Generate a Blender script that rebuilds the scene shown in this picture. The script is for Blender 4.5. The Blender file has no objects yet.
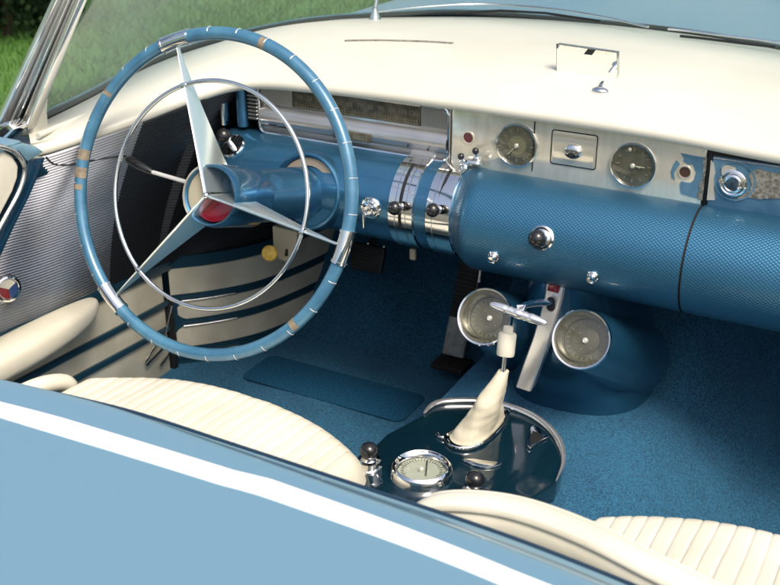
import bpy, bmesh, math, random
from mathutils import Vector as V, Matrix, noise as mnoise
random.seed(7)
S = bpy.context.scene
C = S.collection
PI = math.pi
rad = math.radians

# ------------------------------------------------------------------ camera
CAM = V((.45, 0, 1.35)); FP = 1100.0
pi_, ya_ = rad(24.5), rad(28.5)
FW = V((-math.sin(ya_)*math.cos(pi_), math.cos(ya_)*math.cos(pi_), -math.sin(pi_)))
RT = V((math.cos(ya_), math.sin(ya_), 0)); UP = RT.cross(FW)
cd = bpy.data.cameras.new('camera'); cam = bpy.data.objects.new('camera', cd); C.objects.link(cam)
cam.location = CAM; cam.rotation_euler = (PI/2-pi_, 0, ya_)
cd.sensor_width = 36; cd.lens = FP/780*36; cd.clip_start = .02; cd.clip_end = 400
cd.dof.use_dof = True; cd.dof.focus_distance = 1.3; cd.dof.aperture_fstop = 13
S.camera = cam

def H(px, py, ax, v):
    """survey helper: where the sight line of a point meets a real plane of the car"""
    d = FW + RT*((px-390)/FP) - UP*((py-292.5)/FP)
    i = 'xyz'.index(ax)
    return CAM + d*((v-CAM[i])/d[i])

# ------------------------------------------------------------------ materials
def mat(name, col=(.5,.5,.5), metal=0., rough=.5, coat=0., coatr=.05, spec=.5, sheen=0., emit=None):
    m = bpy.data.materials.new(name); m.use_nodes = True
    b = m.node_tree.nodes['Principled BSDF']
    b.inputs['Base Color'].default_value = (*col, 1)
    b.inputs['Metallic'].default_value = metal; b.inputs['Roughness'].default_value = rough
    b.inputs['Coat Weight'].default_value = coat; b.inputs['Coat Roughness'].default_value = coatr
    b.inputs['Specular IOR Level'].default_value = spec
    if sheen: b.inputs['Sheen Weight'].default_value = sheen; b.inputs['Sheen Roughness'].default_value = .4
    return m
def nd(m, t, **kw):
    n = m.node_tree.nodes.new(t)
    for k, v in kw.items(): setattr(n, k, v)
    return n
def lk(m, a, b): m.node_tree.links.new(a, b)
def noise_col(m, c1, c2, scale, detail=4, lo=.35, hi=.65, coord='Object', rough=None):
    b = m.node_tree.nodes['Principled BSDF']
    tc = nd(m, 'ShaderNodeTexCoord'); n = nd(m, 'ShaderNodeTexNoise'); r = nd(m, 'ShaderNodeValToRGB')
    n.inputs['Scale'].default_value = scale; n.inputs['Detail'].default_value = detail
    lk(m, tc.outputs[coord], n.inputs['Vector']); lk(m, n.outputs['Fac'], r.inputs['Fac'])
    r.color_ramp.elements[0].position = lo; r.color_ramp.elements[1].position = hi
    r.color_ramp.elements[0].color = (*c1, 1); r.color_ramp.elements[1].color = (*c2, 1)
    lk(m, r.outputs['Color'], b.inputs['Base Color'])
    if rough:
        mr = nd(m, 'ShaderNodeMapRange'); n2 = nd(m, 'ShaderNodeTexNoise'); n2.inputs['Scale'].default_value = scale*.6; n2.inputs['Detail'].default_value = 6
        lk(m, tc.outputs[coord], n2.inputs['Vector']); lk(m, n2.outputs['Fac'], mr.inputs['Value'])
        mr.inputs['From Min'].default_value = .3; mr.inputs['From Max'].default_value = .7
        mr.inputs['To Min'].default_value = rough[0]; mr.inputs['To Max'].default_value = rough[1]
        lk(m, mr.outputs['Result'], b.inputs['Roughness'])
    return n
def noise_bump(m, scale, strength, dist=.001, detail=2, coord='Object'):
    b = m.node_tree.nodes['Principled BSDF']
    tc = nd(m, 'ShaderNodeTexCoord'); n = nd(m, 'ShaderNodeTexNoise'); bp = nd(m, 'ShaderNodeBump')
    n.inputs['Scale'].default_value = scale; n.inputs['Detail'].default_value = detail
    bp.inputs['Strength'].default_value = strength; bp.inputs['Distance'].default_value = dist
    lk(m, tc.outputs[coord], n.inputs['Vector']); lk(m, n.outputs['Fac'], bp.inputs['Height']); lk(m, bp.outputs['Normal'], b.inputs['Normal'])
    return bp

M = {}
M['paint'] = mat('pale_blue_metallic_paint', (.235,.425,.53), .45, .32, 1., .03)
noise_bump(M['paint'], 900, .03, .0004)
M['stripe'] = mat('white_paint', (.82,.84,.85), 0, .35, .7, .05)
M['dash_blue'] = mat('dash_blue_metallic', (.045,.17,.30), .75, .30, .6, .08)
noise_col(M['dash_blue'], (.035,.15,.27), (.055,.19,.33), 9, rough=(.24,.38)); noise_bump(M['dash_blue'], 1200, .06, .0003)
M['rim_blue'] = mat('rim_blue_plastic', (.06,.19,.31), .15, .30, .6, .08)
noise_col(M['rim_blue'], (.045,.155,.265), (.075,.22,.34), 35, rough=(.24,.4))
M['deep_blue'] = mat('deep_blue_enamel', (.012,.055,.11), .3, .18, .7, .04)
M['pod_blue'] = mat('console_blue_enamel', (.018,.095,.18), .5, .24, .9, .04)
M['plate_blue'] = mat('console_plate_gloss', (.003,.018,.030), .1, .12, .6, .03, spec=.4)
noise_bump(M['plate_blue'], 25, .05, .002)
M['trim_blue'] = mat('dark_teal_trim', (.010,.045,.075), .1, .35, .3, .15)
M['chrome'] = mat('chrome', (.83,.83,.82), 1, .07)
noise_col(M['chrome'], (.78,.78,.77), (.88,.88,.87), 30, rough=(.04,.14))
M['spoke'] = mat('satin_spoke_chrome', (.84,.94,.93), .85, .15)  # teal tint puts the reflected sky into the base colour
M['white_satin'] = mat('satin_bright_metal', (.88,.88,.87), .85, .17)
M['brushed'] = mat('brushed_aluminium', (.60,.585,.57), .85, .30)
noise_col(M['brushed'], (.54,.525,.51), (.66,.645,.63), 12, 3)
M['chrome_soft'] = mat('worn_chrome', (.72,.72,.70), 1, .22)
noise_col(M['chrome_soft'], (.55,.55,.53), (.80,.80,.78), 60, 6, rough=(.14,.36)); noise_bump(M['chrome_soft'], 300, .05, .0004)
M['white_metal'] = mat('white_lever_metal', (.78,.77,.74), .4, .25)
M['champagne'] = mat('cream_reflecting_metal', (.66,.63,.53), .5, .2, .4, .05)  # polished metal; the reflected cream of the seats is put into its colour
def champ(m):
    b = m.node_tree.nodes['Principled BSDF']; tc = nd(m,'ShaderNodeTexCoord'); mp = nd(m,'ShaderNodeMapping'); n = nd(m,'ShaderNodeTexNoise'); r = nd(m,'ShaderNodeValToRGB')
    mp.inputs['Scale'].default_value = (1.0, 1, .18); n.inputs['Scale'].default_value = 90; n.inputs['Detail'].default_value = 5
    lk(m, tc.outputs['Object'], mp.inputs['Vector']); lk(m, mp.outputs['Vector'], n.inputs['Vector']); lk(m, n.outputs['Fac'], r.inputs['Fac'])
    r.color_ramp.elements[0].position = .3; r.color_ramp.elements[1].position = .7
    r.color_ramp.elements[0].color = (.66,.62,.50,1); r.color_ramp.elements[1].color = (.80,.77,.66,1)
    lk(m, r.outputs['Color'], b.inputs['Base Color'])
champ(M['champagne'])
M['cream'] = mat('cream_leather', (.72,.69,.57), 0, .48, .05, .3)
noise_col(M['cream'], (.66,.63,.50), (.76,.73,.62), 7, 6, rough=(.38,.58)); noise_bump(M['cream'], 55, .35, .0022, 9)
M['pad'] = mat('cream_dash_pad', (.70,.69,.60), 0, .42, .1, .3)
noise_col(M['pad'], (.60,.59,.50), (.67,.66,.575), 4, 6, rough=(.36,.5)); noise_bump(M['pad'], 900, .08, .0004, 2)
M['panel_cream'] = mat('aged_cream_vinyl', (.55,.53,.43), 0, .5)
noise_col(M['panel_cream'], (.46,.44,.345), (.61,.585,.475), 14, 6, rough=(.4,.6)); noise_bump(M['panel_cream'], 500, .15, .0006)
M['black'] = mat('black_plastic', (.012,.012,.013), 0, .22, .4, .1)
M['rubber'] = mat('black_rubber', (.012,.012,.012), 0, .55)
M['dark'] = mat('dark_recess', (.006,.007,.008), 0, .7)
M['rib'] = mat('ribbed_gunmetal_trim', (.35,.36,.38), .9, .32)
noise_col(M['rib'], (.38,.39,.405), (.55,.56,.58), 10, 5, rough=(.28,.4))
M['rib_shaded'] = mat('ribbed_trim_shaded', (.05,.055,.06), .7, .35)  # darker copy of the ribbed trim, shade put into its colour
M['rib_bright'] = mat('ribbed_bright_trim', (.50,.50,.48), .9, .28)
M['dial_olive'] = mat('aged_olive_dial', (.06,.055,.035), 0, .35)
noise_col(M['dial_olive'], (.035,.032,.02), (.095,.085,.055), 90, 5)
M['dial_grey'] = mat('aged_grey_dial', (.15,.145,.10), .2, .4)
noise_col(M['dial_grey'], (.085,.085,.062), (.15,.148,.11), 60, 5)
M['dial_pale'] = mat('pale_dial', (.42,.46,.40), 0, .4)
M['dial_in'] = mat('inner_dial', (.115,.11,.08), .3, .35)
M['faded'] = mat('faded_numerals', (.17,.155,.105), 0, .5)
M['faint'] = mat('faded_markings', (.26,.25,.19), 0, .5)
M['dial_window'] = mat('beige_gauge_window', (.30,.25,.19), .2, .35)
M['edge_shade'] = mat('navy_shadow_line', (.010,.035,.065), .2, .3, .6, .05)
M['pod_inner'] = mat('grey_metal_inner_wall', (.34,.35,.34), .9, .2)
M['dial_olive_pale'] = mat('olive_inner_dial', (.21,.20,.13), .2, .4)  # paler olive for the centre of the first gauge
M['boot_leather'] = mat('matte_cream_boot_leather', (.62,.585,.45), 0, .72, 0, .3, spec=.25)
noise_col(M['boot_leather'], (.50,.465,.35), (.66,.625,.49), 40, 6); noise_bump(M['boot_leather'], 110, .22, .002, 6)
M['mark'] = mat('dial_markings', (.50,.48,.38), 0, .5)
M['ink'] = mat('black_ink', (.02,.02,.02), 0, .5)
M['red'] = mat('red_enamel', (.26,.006,.018), .2, .15, .8, .03)
M['maroon_bright'] = mat('dark_red_lens', (.20,.012,.02), 0, .2, .6, .05)
M['maroon'] = mat('maroon_lens', (.10,.015,.02), 0, .2, .6, .05)
M['rust'] = mat('rusty_hole', (.06,.025,.015), 0, .7)
M['navy'] = mat('navy_enamel', (.03,.07,.20), 0, .15, .8, .03)
M['ivory'] = mat('ivory_enamel', (.75,.72,.60), 0, .25, .4, .1)
M['yellow'] = mat('amber_plastic', (.55,.36,.045), 0, .35, .3, .2)
noise_col(M['yellow'], (.46,.29,.03), (.64,.43,.07), 120)
M['beige'] = mat('beige_bracket_paint', (.42,.38,.27), 0, .5)
M['tan_wear'] = mat('worn_tan_patch', (.30,.22,.13), 0, .6)
noise_col(M['tan_wear'], (.17,.145,.11), (.29,.235,.16), 110)
M['patch_blue'] = mat('exposed_blue_paint', (.13,.30,.47), .2, .35)
noise_col(M['patch_blue'], (.08,.19,.285), (.125,.255,.36), 50)
M['patch_grey'] = mat('flaked_grey_metal', (.30,.29,.25), .6, .55)
noise_col(M['patch_grey'], (.16,.155,.13), (.42,.40,.34), 260, 6)
M['gasket'] = mat('black_gasket', (.012,.018,.018), 0, .4)
M['aluminium'] = mat('scuffed_aluminium', (.40,.39,.36), .5, .5)
noise_col(M['aluminium'], (.30,.29,.26), (.50,.49,.46), 70, 6)
M['mirror'] = mat('mirror_silver', (.92,.93,.92), 1, .02)
M['bark'] = mat('bark', (.05,.035,.02), 0, .9)
M['leaf'] = mat('shade_hedge_leaves', (.018,.045,.012), 0, .6)
M['under'] = mat('underbody_black', (.01,.01,.01), 0, .8)

# carpet
m = M['carpet'] = mat('teal_blue_carpet', (.012,.06,.11), 0, .95, sheen=.35)
b = m.node_tree.nodes['Principled BSDF']
b.inputs['Sheen Tint'].default_value = (.12,.40,.75,1)
tc = nd(m,'ShaderNodeTexCoord')
n1 = nd(m,'ShaderNodeTexNoise'); n1.inputs['Scale'].default_value = 330; n1.inputs['Detail'].default_value = 2; n1.inputs['Roughness'].default_value = .7
n2 = nd(m,'ShaderNodeTexNoise'); n2.inputs['Scale'].default_value = 7; n2.inputs['Detail'].default_value = 5
ad = nd(m,'ShaderNodeMath', operation='MULTIPLY_ADD'); ad.inputs[1].default_value = .30
r = nd(m,'ShaderNodeValToRGB')
for q in (n1,n2): lk(m, tc.outputs['Object'], q.inputs['Vector'])
lk(m, n2.outputs['Fac'], ad.inputs[0]); lk(m, n1.outputs['Fac'], ad.inputs[2]); lk(m, ad.outputs[0], r.inputs['Fac'])
r.color_ramp.elements[0].position = .50; r.color_ramp.elements[1].position = .80
r.color_ramp.elements[0].color = (.004,.042,.088,1); r.color_ramp.elements[1].color = (.026,.15,.265,1)
lk(m, r.outputs['Color'], b.inputs['Base Color'])
bp = nd(m,'ShaderNodeBump'); bp.inputs['Strength'].default_value = .9; bp.inputs['Distance'].default_value = .004
lk(m, n1.outputs['Fac'], bp.inputs['Height']); lk(m, bp.outputs['Normal'], b.inputs['Normal'])

# embossed hexagon-dimple metal (uses the UVs of the dash tube: one unit = one cell)
m = M['hex'] = mat('embossed_blue_metal', (.045,.17,.30), .7, .36, .25, .15)
b = m.node_tree.nodes['Principled BSDF']
uv = nd(m,'ShaderNodeUVMap'); sp = nd(m,'ShaderNodeSeparateXYZ'); lk(m, uv.outputs['UV'], sp.inputs[0])
def mth(op, a, bb=None):
    n = nd(m,'ShaderNodeMath', operation=op)
    for i, q in enumerate((a, bb)):
        if q is None: continue
        if isinstance(q, (int,float)): n.inputs[i].default_value = q
        else: lk(m, q, n.inputs[i])
    return n.outputs[0]
ux = mth('MULTIPLY', sp.outputs[0], 2*PI); vy = mth('MULTIPLY', sp.outputs[1], 2*PI)
s = mth('MULTIPLY', mth('COSINE', mth('MULTIPLY', mth('ADD', ux, vy), .5)), mth('COSINE', mth('MULTIPLY', mth('SUBTRACT', ux, vy), .5)))
s2 = mth('POWER', mth('ABSOLUTE', s), .6)
bp = nd(m,'ShaderNodeBump'); bp.inputs['Strength'].default_value = .34; bp.inputs['Distance'].default_value = .0011
lk(m, s2, bp.inputs['Height']); lk(m, bp.outputs['Normal'], b.inputs['Normal'])
mx = nd(m,'ShaderNodeMix', data_type='RGBA'); lk(m, s2, mx.inputs['Factor'])
mx.inputs[6].default_value = (.026,.115,.205,1); mx.inputs[7].default_value = (.052,.195,.325,1)
lk(m, mx.outputs[2], b.inputs['Base Color'])

# thin glass
def glass(name, tint, refl=.04):
    m = bpy.data.materials.new(name); m.use_nodes = True; nt = m.node_tree; nt.nodes.clear()
    o = nt.nodes.new('ShaderNodeOutputMaterial'); t = nt.nodes.new('ShaderNodeBsdfTransparent'); g = nt.nodes.new('ShaderNodeBsdfGlossy')
    f = nt.nodes.new('ShaderNodeLayerWeight'); x = nt.nodes.new('ShaderNodeMixShader'); pw = nt.nodes.new('ShaderNodeMath'); pw.operation = 'POWER'; pw.inputs[1].default_value = 4.5
    ma = nt.nodes.new('ShaderNodeMath'); ma.operation = 'MULTIPLY_ADD'; ma.inputs[1].default_value = .9; ma.inputs[2].default_value = refl
    f.inputs['Blend'].default_value = .5; nt.links.new(f.outputs['Facing'], pw.inputs[0]); nt.links.new(pw.outputs[0], ma.inputs[0])
    t.inputs[0].default_value = (*tint, 1); g.inputs['Roughness'].default_value = .01
    nt.links.new(ma.outputs[0], x.inputs[0]); nt.links.new(t.outputs[0], x.inputs[1]); nt.links.new(g.outputs[0], x.inputs[2]); nt.links.new(x.outputs[0], o.inputs[0])
    return m
M['glass'] = glass('windshield_glass', (.90,.975,.955), .13)
M['lens'] = glass('gauge_lens', (.93,.93,.88), .07)

# lawn
m = M['lawn'] = mat('lawn_ground', (.04,.09,.02), 0, .9)
b = m.node_tree.nodes['Principled BSDF']; tc = nd(m,'ShaderNodeTexCoord')
n1 = nd(m,'ShaderNodeTexNoise'); n1.inputs['Scale'].default_value = 55; n1.inputs['Detail'].default_value = 5
n2 = nd(m,'ShaderNodeTexNoise'); n2.inputs['Scale'].default_value = 1.4; n2.inputs['Detail'].default_value = 6
ad = nd(m,'ShaderNodeMath', operation='ADD'); r = nd(m,'ShaderNodeValToRGB')
for q in (n1,n2): lk(m, tc.outputs['Object'], q.inputs['Vector'])
lk(m, n1.outputs['Fac'], ad.inputs[0]); lk(m, n2.outputs['Fac'], ad.inputs[1]); lk(m, ad.outputs[0], r.inputs['Fac'])
r.color_ramp.elements[0].position = .75; r.color_ramp.elements[1].position = 1.25
r.color_ramp.elements[0].color = (.035,.095,.014,1); r.color_ramp.elements[1].color = (.075,.18,.03,1)
lk(m, r.outputs['Color'], b.inputs['Base Color'])
def leafmat(name, c1, c2):
    m = mat(name, c1, 0, .85, spec=.12); b = m.node_tree.nodes['Principled BSDF']
    g = nd(m,'ShaderNodeNewGeometry'); r = nd(m,'ShaderNodeValToRGB')
    lk(m, g.outputs['Random Per Island'], r.inputs['Fac']); r.color_ramp.elements[0].color = (*c1,1); r.color_ramp.elements[1].color = (*c2,1)
    lk(m, r.outputs['Color'], b.inputs['Base Color']); return m
M['blade'] = leafmat('grass_blades', (.025,.075,.012), (.075,.175,.03))
M['leaf'] = leafmat('shade_hedge_leaves', (.004,.012,.004), (.016,.038,.012))

# ------------------------------------------------------------------ objects
def empty(name, loc, label, cat, group=None):
    o = bpy.data.objects.new(name, None); C.objects.link(o); o.location = loc; o.empty_display_size = .05
    o['label'] = label; o['category'] = cat
    if group: o['group'] = group
    return o
def rootloc(p):
    l = V((0,0,0))
    while p is not None: l += p.location; p = p.parent
    return l
def obj(name, bm, m, parent=None, smooth=35, origin=None, label=None):
    """link bm (world coordinates) as one mesh object"""
    base = rootloc(parent) if parent is not None else V(origin or (0,0,0))
    for v in bm.verts: v.co -= base
    me = bpy.data.meshes.new(name); bm.to_mesh(me); bm.free()
    ms = m if isinstance(m, (list,tuple)) else [m]
    for q in ms: me.materials.append(M[q] if isinstance(q, str) else q)
    if smooth is not None:
        for p in me.polygons: p.use_smooth = True
        me.set_sharp_from_angle(angle=rad(smooth))
    o = bpy.data.objects.new(name, me); C.objects.link(o)
    if parent is not None: o.parent = parent
    else: o.location = base
    if label: o['label'] = label
    return o
def tag(o, label, cat, group=None):
    o['label'] = label; o['category'] = cat
    if group: o['group'] = group
    return o
def kind(o, k): o['kind'] = k; return o

def frame(n, hint=V((0,0,1))):
    n = V(n).normalized(); u = V(hint).cross(n)
    if u.length < 1e-4: u = V((1,0,0)).cross(n)
    u.normalize(); return u, n.cross(u), n      # right, up, normal
def loft(bm, rings, closed=True, cap0=True, cap1=True, uv=None, mi=0):
    vs = [[bm.verts.new(p) for p in r] for r in rings]
    n = len(rings[0]); lay = bm.loops.layers.uv.verify() if uv else None
    for i in range(len(rings)-1):
        for j in range(n if closed else n-1):
            k = (j+1) % n
            f = bm.faces.new((vs[i][j], vs[i][k], vs[i+1][k], vs[i+1][j])); f.material_index = mi
            if uv:
                jj = j+1
                for l, (a, c) in zip(f.loops, ((i,j),(i,jj),(i+1,jj),(i+1,j))): l[lay].uv = uv(a, c)
    if closed and n > 2:
        if cap0: bm.faces.new(list(reversed(vs[0]))).material_index = mi
        if cap1: bm.faces.new(vs[-1]).material_index = mi
    return vs
def fin(bm):
    bmesh.ops.recalc_face_normals(bm, faces=bm.faces[:]); return bm
def lathe(prof, c, n, seg=48, hint=V((0,0,1)), bm=None, cap=True):
    """prof: (radius, height along n)"""
    own = bm is None; bm = bm or bmesh.new(); u, v, n = frame(n, hint); c = V(c)
    rings = [[c + n*h + (u*math.cos(2*PI*k/seg) + v*math.sin(2*PI*k/seg))*max(r_,1e-5) for k in range(seg)] for r_, h in prof]
    loft(bm, rings, True, cap, cap)
    return fin(bm)
def cat_(pts, m=8, closed=False):
    pts = [V(p) for p in pts]; out = []; n = len(pts)
    rng = range(n) if closed else range(n-1)
    for i in rng:
        if closed: p0, p1, p2, p3 = pts[(i-1)%n], pts[i], pts[(i+1)%n], pts[(i+2)%n]
        else: p0, p1, p2, p3 = pts[max(i-1,0)], pts[i], pts[i+1], pts[min(i+2,n-1)]
        for k in range(m):
            t = k/m
            out.append(.5*((2*p1)+(p2-p0)*t+(2*p0-5*p1+4*p2-p3)*t*t+(3*p1-p0-3*p2+p3)*t**3))
    if not closed: out.append(pts[-1])
    return out
def tube(pts, r, seg=12, closed=False, bm=None, flat=1., hint=V((0,0,1)), taper=None):
    bm = bm or bmesh.new(); pts = [V(p) for p in pts]; n = len(pts); rings = []
    for i, p in enumerate(pts):
        a = pts[(i-1) % n] if (closed or i) else p; c = pts[(i+1) % n] if (closed or i < n-1) else p
        t = (c-a).normalized(); u = V(hint).cross(t)
        if u.length < 1e-3: u = V((1,0,0)).cross(t)
        u.normalize(); w = t.cross(u); rr = r*(taper(i/(n-1)) if taper else 1)
        rings.append([p + (u*math.cos(2*PI*k/seg) + w*math.sin(2*PI*k/seg)*flat)*rr for k in range(seg)])
    if closed: rings.append(rings[0]); 
    vs = loft(bm, rings, True, not closed, not closed)
    if closed: bmesh.ops.remove_doubles(bm, verts=bm.verts[:], dist=1e-6)
    return fin(bm)
def bevel(bm, w, seg=2, ang=30):
    es = [e for e in bm.edges if len(e.link_faces) == 2 and e.calc_face_angle(0) > rad(ang)]
    if es: bmesh.ops.bevel(bm, geom=es, offset=w, segments=seg, affect='EDGES', profile=.5, clamp_overlap=True)
    return bm
def box(c, size, bev=0., ax=None, seg=2, bm=None):
    """ax: (u,v,w) orientation vectors"""
    own = bmesh.new(); r_ = bmesh.ops.create_cube(own, size=1)
    u, v, w = ax or (V((1,0,0)), V((0,1,0)), V((0,0,1)))
    for q in own.verts: q.co = V(c) + V(u)*q.co.x*size[0] + V(v)*q.co.y*size[1] + V(w)*q.co.z*size[2]
    fin(own)
    if bev: bevel(own, bev, seg)
    if bm is not None:
        tmp = bpy.data.meshes.new('t'); own.to_mesh(tmp); own.free(); bm.from_mesh(tmp); bpy.data.meshes.remove(tmp); return bm
    return own
def prism(poly, off, bev=0., seg=2, bm=None):
    """poly: 3D points of a planar outline; extruded by vector off"""
    own = bmesh.new(); poly = [V(p) for p in poly]
    loft(own, [poly, [p+V(off) for p in poly]]); fin(own)
    if bev: bevel(own, bev, seg, 25)
    bmesh.ops.triangulate(own, faces=[f for f in own.faces if len(f.verts) > 4])
    if bm is not None:
        tmp = bpy.data.meshes.new('t'); own.to_mesh(tmp); own.free(); bm.from_mesh(tmp); bpy.data.meshes.remove(tmp); return bm
    return own
def rrect(c, u, v, w, h, r_, seg=6):
    c, u, v = V(c), V(u), V(v); out = []
    for sx, sy, a0 in ((1,1,0),(-1,1,90),(-1,-1,180),(1,-1,270)):
        for k in range(seg+1):
            a = rad(a0+90*k/seg)
            out.append(c + u*(sx*(w/2-r_)+r_*math.cos(a)) + v*(sy*(h/2-r_)+r_*math.sin(a)))
    return out
def ball(c, r_, seg=24, bm=None, sc=(1,1,1)):
    own = bmesh.new(); bmesh.ops.create_uvsphere(own, u_segments=seg, v_segments=seg//2, radius=r_)
    for q in own.verts: q.co = V(c) + V((q.co.x*sc[0], q.co.y*sc[1], q.co.z*sc[2]))
    if bm is not None:
        tmp = bpy.data.meshes.new('t'); own.to_mesh(tmp); own.free(); bm.from_mesh(tmp); bpy.data.meshes.remove(tmp); return bm
    return own
def join(*bms):
    out = bmesh.new()
    for q in bms:
        tmp = bpy.data.meshes.new('t'); q.to_mesh(tmp); q.free(); out.from_mesh(tmp); bpy.data.meshes.remove(tmp)
    return out
def text(s_, c, u, v, size, depth=.0004):
    cu = bpy.data.curves.new('t', 'FONT'); cu.body = s_; cu.size = size; cu.align_x = 'CENTER'; cu.align_y = 'CENTER'; cu.extrude = depth
    o = bpy.data.objects.new('t', cu); C.objects.link(o)
    bpy.context.view_layer.update()
    me = bpy.data.meshes.new_from_object(o.evaluated_get(bpy.context.evaluated_depsgraph_get()))
    bpy.data.objects.remove(o); bpy.data.curves.remove(cu)
    bm = bmesh.new(); bm.from_mesh(me); bpy.data.meshes.remove(me)
    u, v = V(u), V(v); n = u.cross(v)
    for q in bm.verts: q.co = V(c) + u*q.co.x + v*q.co.y + n*q.co.z
    return bm
X, Y, Z = V((1,0,0)), V((0,1,0)), V((0,0,1))
def cr1(tab, x):
    """smooth 1D interpolation of (x,value) rows"""
    if x <= tab[0][0]: return tab[0][1]
    if x >= tab[-1][0]: return tab[-1][1]
    for i in range(len(tab)-1):
        if tab[i][0] <= x <= tab[i+1][0]:
            t = (x-tab[i][0])/(tab[i+1][0]-tab[i][0])
            p0 = tab[max(i-1,0)][1]; p1 = tab[i][1]; p2 = tab[i+1][1]; p3 = tab[min(i+2,len(tab)-1)][1]
            return .5*((2*p1)+(p2-p0)*t+(2*p0-5*p1+4*p2-p3)*t*t+(3*p1-p0-3*p2+p3)*t**3)
def sstep(a, c, x):
    t = min(1, max(0, (x-a)/(c-a))); return t*t*(3-2*t)

# ================================================================== SETTING
bm = bmesh.new(); bmesh.ops.create_grid(bm, x_segments=8, y_segments=8, size=150)
kind(obj('lawn', bm, 'lawn', smooth=None), 'structure')
bm = bmesh.new()
for i in range(95000):
    x = -random.uniform(.0, 1)**1.2*9 - .95; y = random.uniform(.3, 13)
    if i % 5 == 0: x = random.uniform(-3.5, -.95); y = random.uniform(.4, 5)
    h = random.uniform(.03, .065); a = random.uniform(0, 2*PI); w = random.uniform(.0022, .0042)*(1+y*.05)
    l = V((random.gauss(0,.018), random.gauss(0,.018), 0)); d = V((math.cos(a)*w, math.sin(a)*w, 0)); p = V((x,y,0))
    q = [bm.verts.new(p-d), bm.verts.new(p+d), bm.verts.new(p+l*.5+d*.6+Z*h*.6), bm.verts.new(p+l*1.3+Z*h)]
    bm.faces.new((q[0],q[1],q[2])); bm.faces.new((q[0],q[2],q[3]))
kind(obj('grass', bm, 'blade', smooth=None), 'stuff')

# leaf mass far left, added to stand in for shade in the top left corner
hl = V((-5.70, 4.80, 0))
shade_hedge = empty('shade_hedge', hl, 'dark leaf mass added in place of tree shade on the lawn behind the chrome pillar', 'shade_hedge')
bm = bmesh.new()
for i in range(34000):
    while True:
        q = V((random.uniform(-1,1), random.uniform(-1,1), random.uniform(-1,1)))
        if .55 < q.length < 1.0 + .12*math.sin(9*q.x+5*q.y)*math.sin(7*q.z): break
    p = hl + V((q.x*1.45, q.y*1.1, .62+q.z*.85))
    if p.z < .02: p.z = random.uniform(.02,.3)
    a = V((random.gauss(0,1),random.gauss(0,1),random.gauss(0,1))).normalized(); c2 = a.orthogonal().normalized()*.028; a *= .045
    v_ = [bm.verts.new(p-a*.5), bm.verts.new(p+c2*.5), bm.verts.new(p+a*.5), bm.verts.new(p-c2*.5)]; bm.faces.new(v_)
obj('foliage', bm, 'leaf', shade_hedge, smooth=None)
bm = bmesh.new()
for k in range(5): tube([hl+V((-.9+.45*k,0,0)), hl+V((-.9+.47*k,.05,.6)), hl+V((-.9+.5*k,.1,1.3))], .03, 8, bm=bm)
obj('stem', bm, 'bark', shade_hedge)

# ================================================================== CAR BODY
body = empty('open_car', (0, 1.0, 0), 'pale blue open car body with white stripe along its rear deck', 'car')
EDGE = [(-.95,.50),(-.6,.535),(-.35,.560),(-.238,.572),(-.18,.580),(-.109,.586),(-.013,.585),(.105,.583),(.235,.580),(.347,.568),(.6,.545),(.95,.50)]
def deckz(x): return .9 - .018*(abs(x)/.9)**2.5
def deckrow(x):
    ye = cr1(EDGE, x); z = deckz(x); P = []
    wd = .014 + .016*sstep(-.30, .25, x)          # width of the rolled-down band
    for y in (-1.3,-.9,-.5,-.2,0,.1,.2,.3,.38,.44,.48,.50): P.append((ye-.58+y, z))
    P += [(ye-.075,z),(ye-wd-.020,z),(ye-wd-.012,z-.0002),(ye-wd-.006,z-.0008),(ye-wd,z-.0014)] + [(ye-wd*q_, z-.0014-.0094*((1-q_)/.65)**1.35) for q_ in (.93,.86,.78,.7,.6,.5,.42,.35)]
    for k in range(9):
        a = rad(90-100*k/8); P.append((ye-.006+.006*math.cos(a), z-.0182+.006*math.sin(a)))
    P += [(ye-.002, z-.05), (ye-.005,.5), (ye-.005,.36)]
    return [V((x,*p)) for p in P]
bm = bmesh.new(); loft(bm, [deckrow(-.9+1.8*i/120) for i in range(121)], closed=False); fin(bm)
for f in bm.faces:
    if f.calc_center_median().y < .5 and f.normal.z < 0: bmesh.ops.reverse_faces(bm, faces=bm.faces[:]); break
deck = obj('rear_deck', bm, 'paint', body, smooth=60)
obj('edge_shadow_line', tube([V((x_, cr1(EDGE,x_)+.001, deckz(x_)-.0150)) for x_ in [-.88+1.76*i/100 for i in range(101)]], .0019, 10), 'edge_shade', deck)  # thin navy tube painting the shadow line along the deck rim
SU = [(-.9,.500),(-.4,.523),(-.197,.530),(-.137,.535),(.035,.5395),(.062,.5425),(.255,.532),(.6,.500),(.9,.45)]
SL = [(-.9,.482),(-.4,.505),(-.179,.5115),(.030,.519),(.075,.5215),(.25,.5145),(.6,.482),(.9,.43)]
bm = bmesh.new()
rings = []
for i in range(121):
    x = -.89+1.78*i/120; z = deckz(x); a, c = cr1(SL, x), cr1(SU, x)
    rings.append([V((x,a,z-.0005)), V((x,a+.0006,z+.0006)), V((x,c-.0006,z+.0006)), V((x,c,z-.0005))])
loft(bm, rings, closed=False); fin(bm)
obj('white_stripe', bm, 'stripe', deck, smooth=60)
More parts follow.
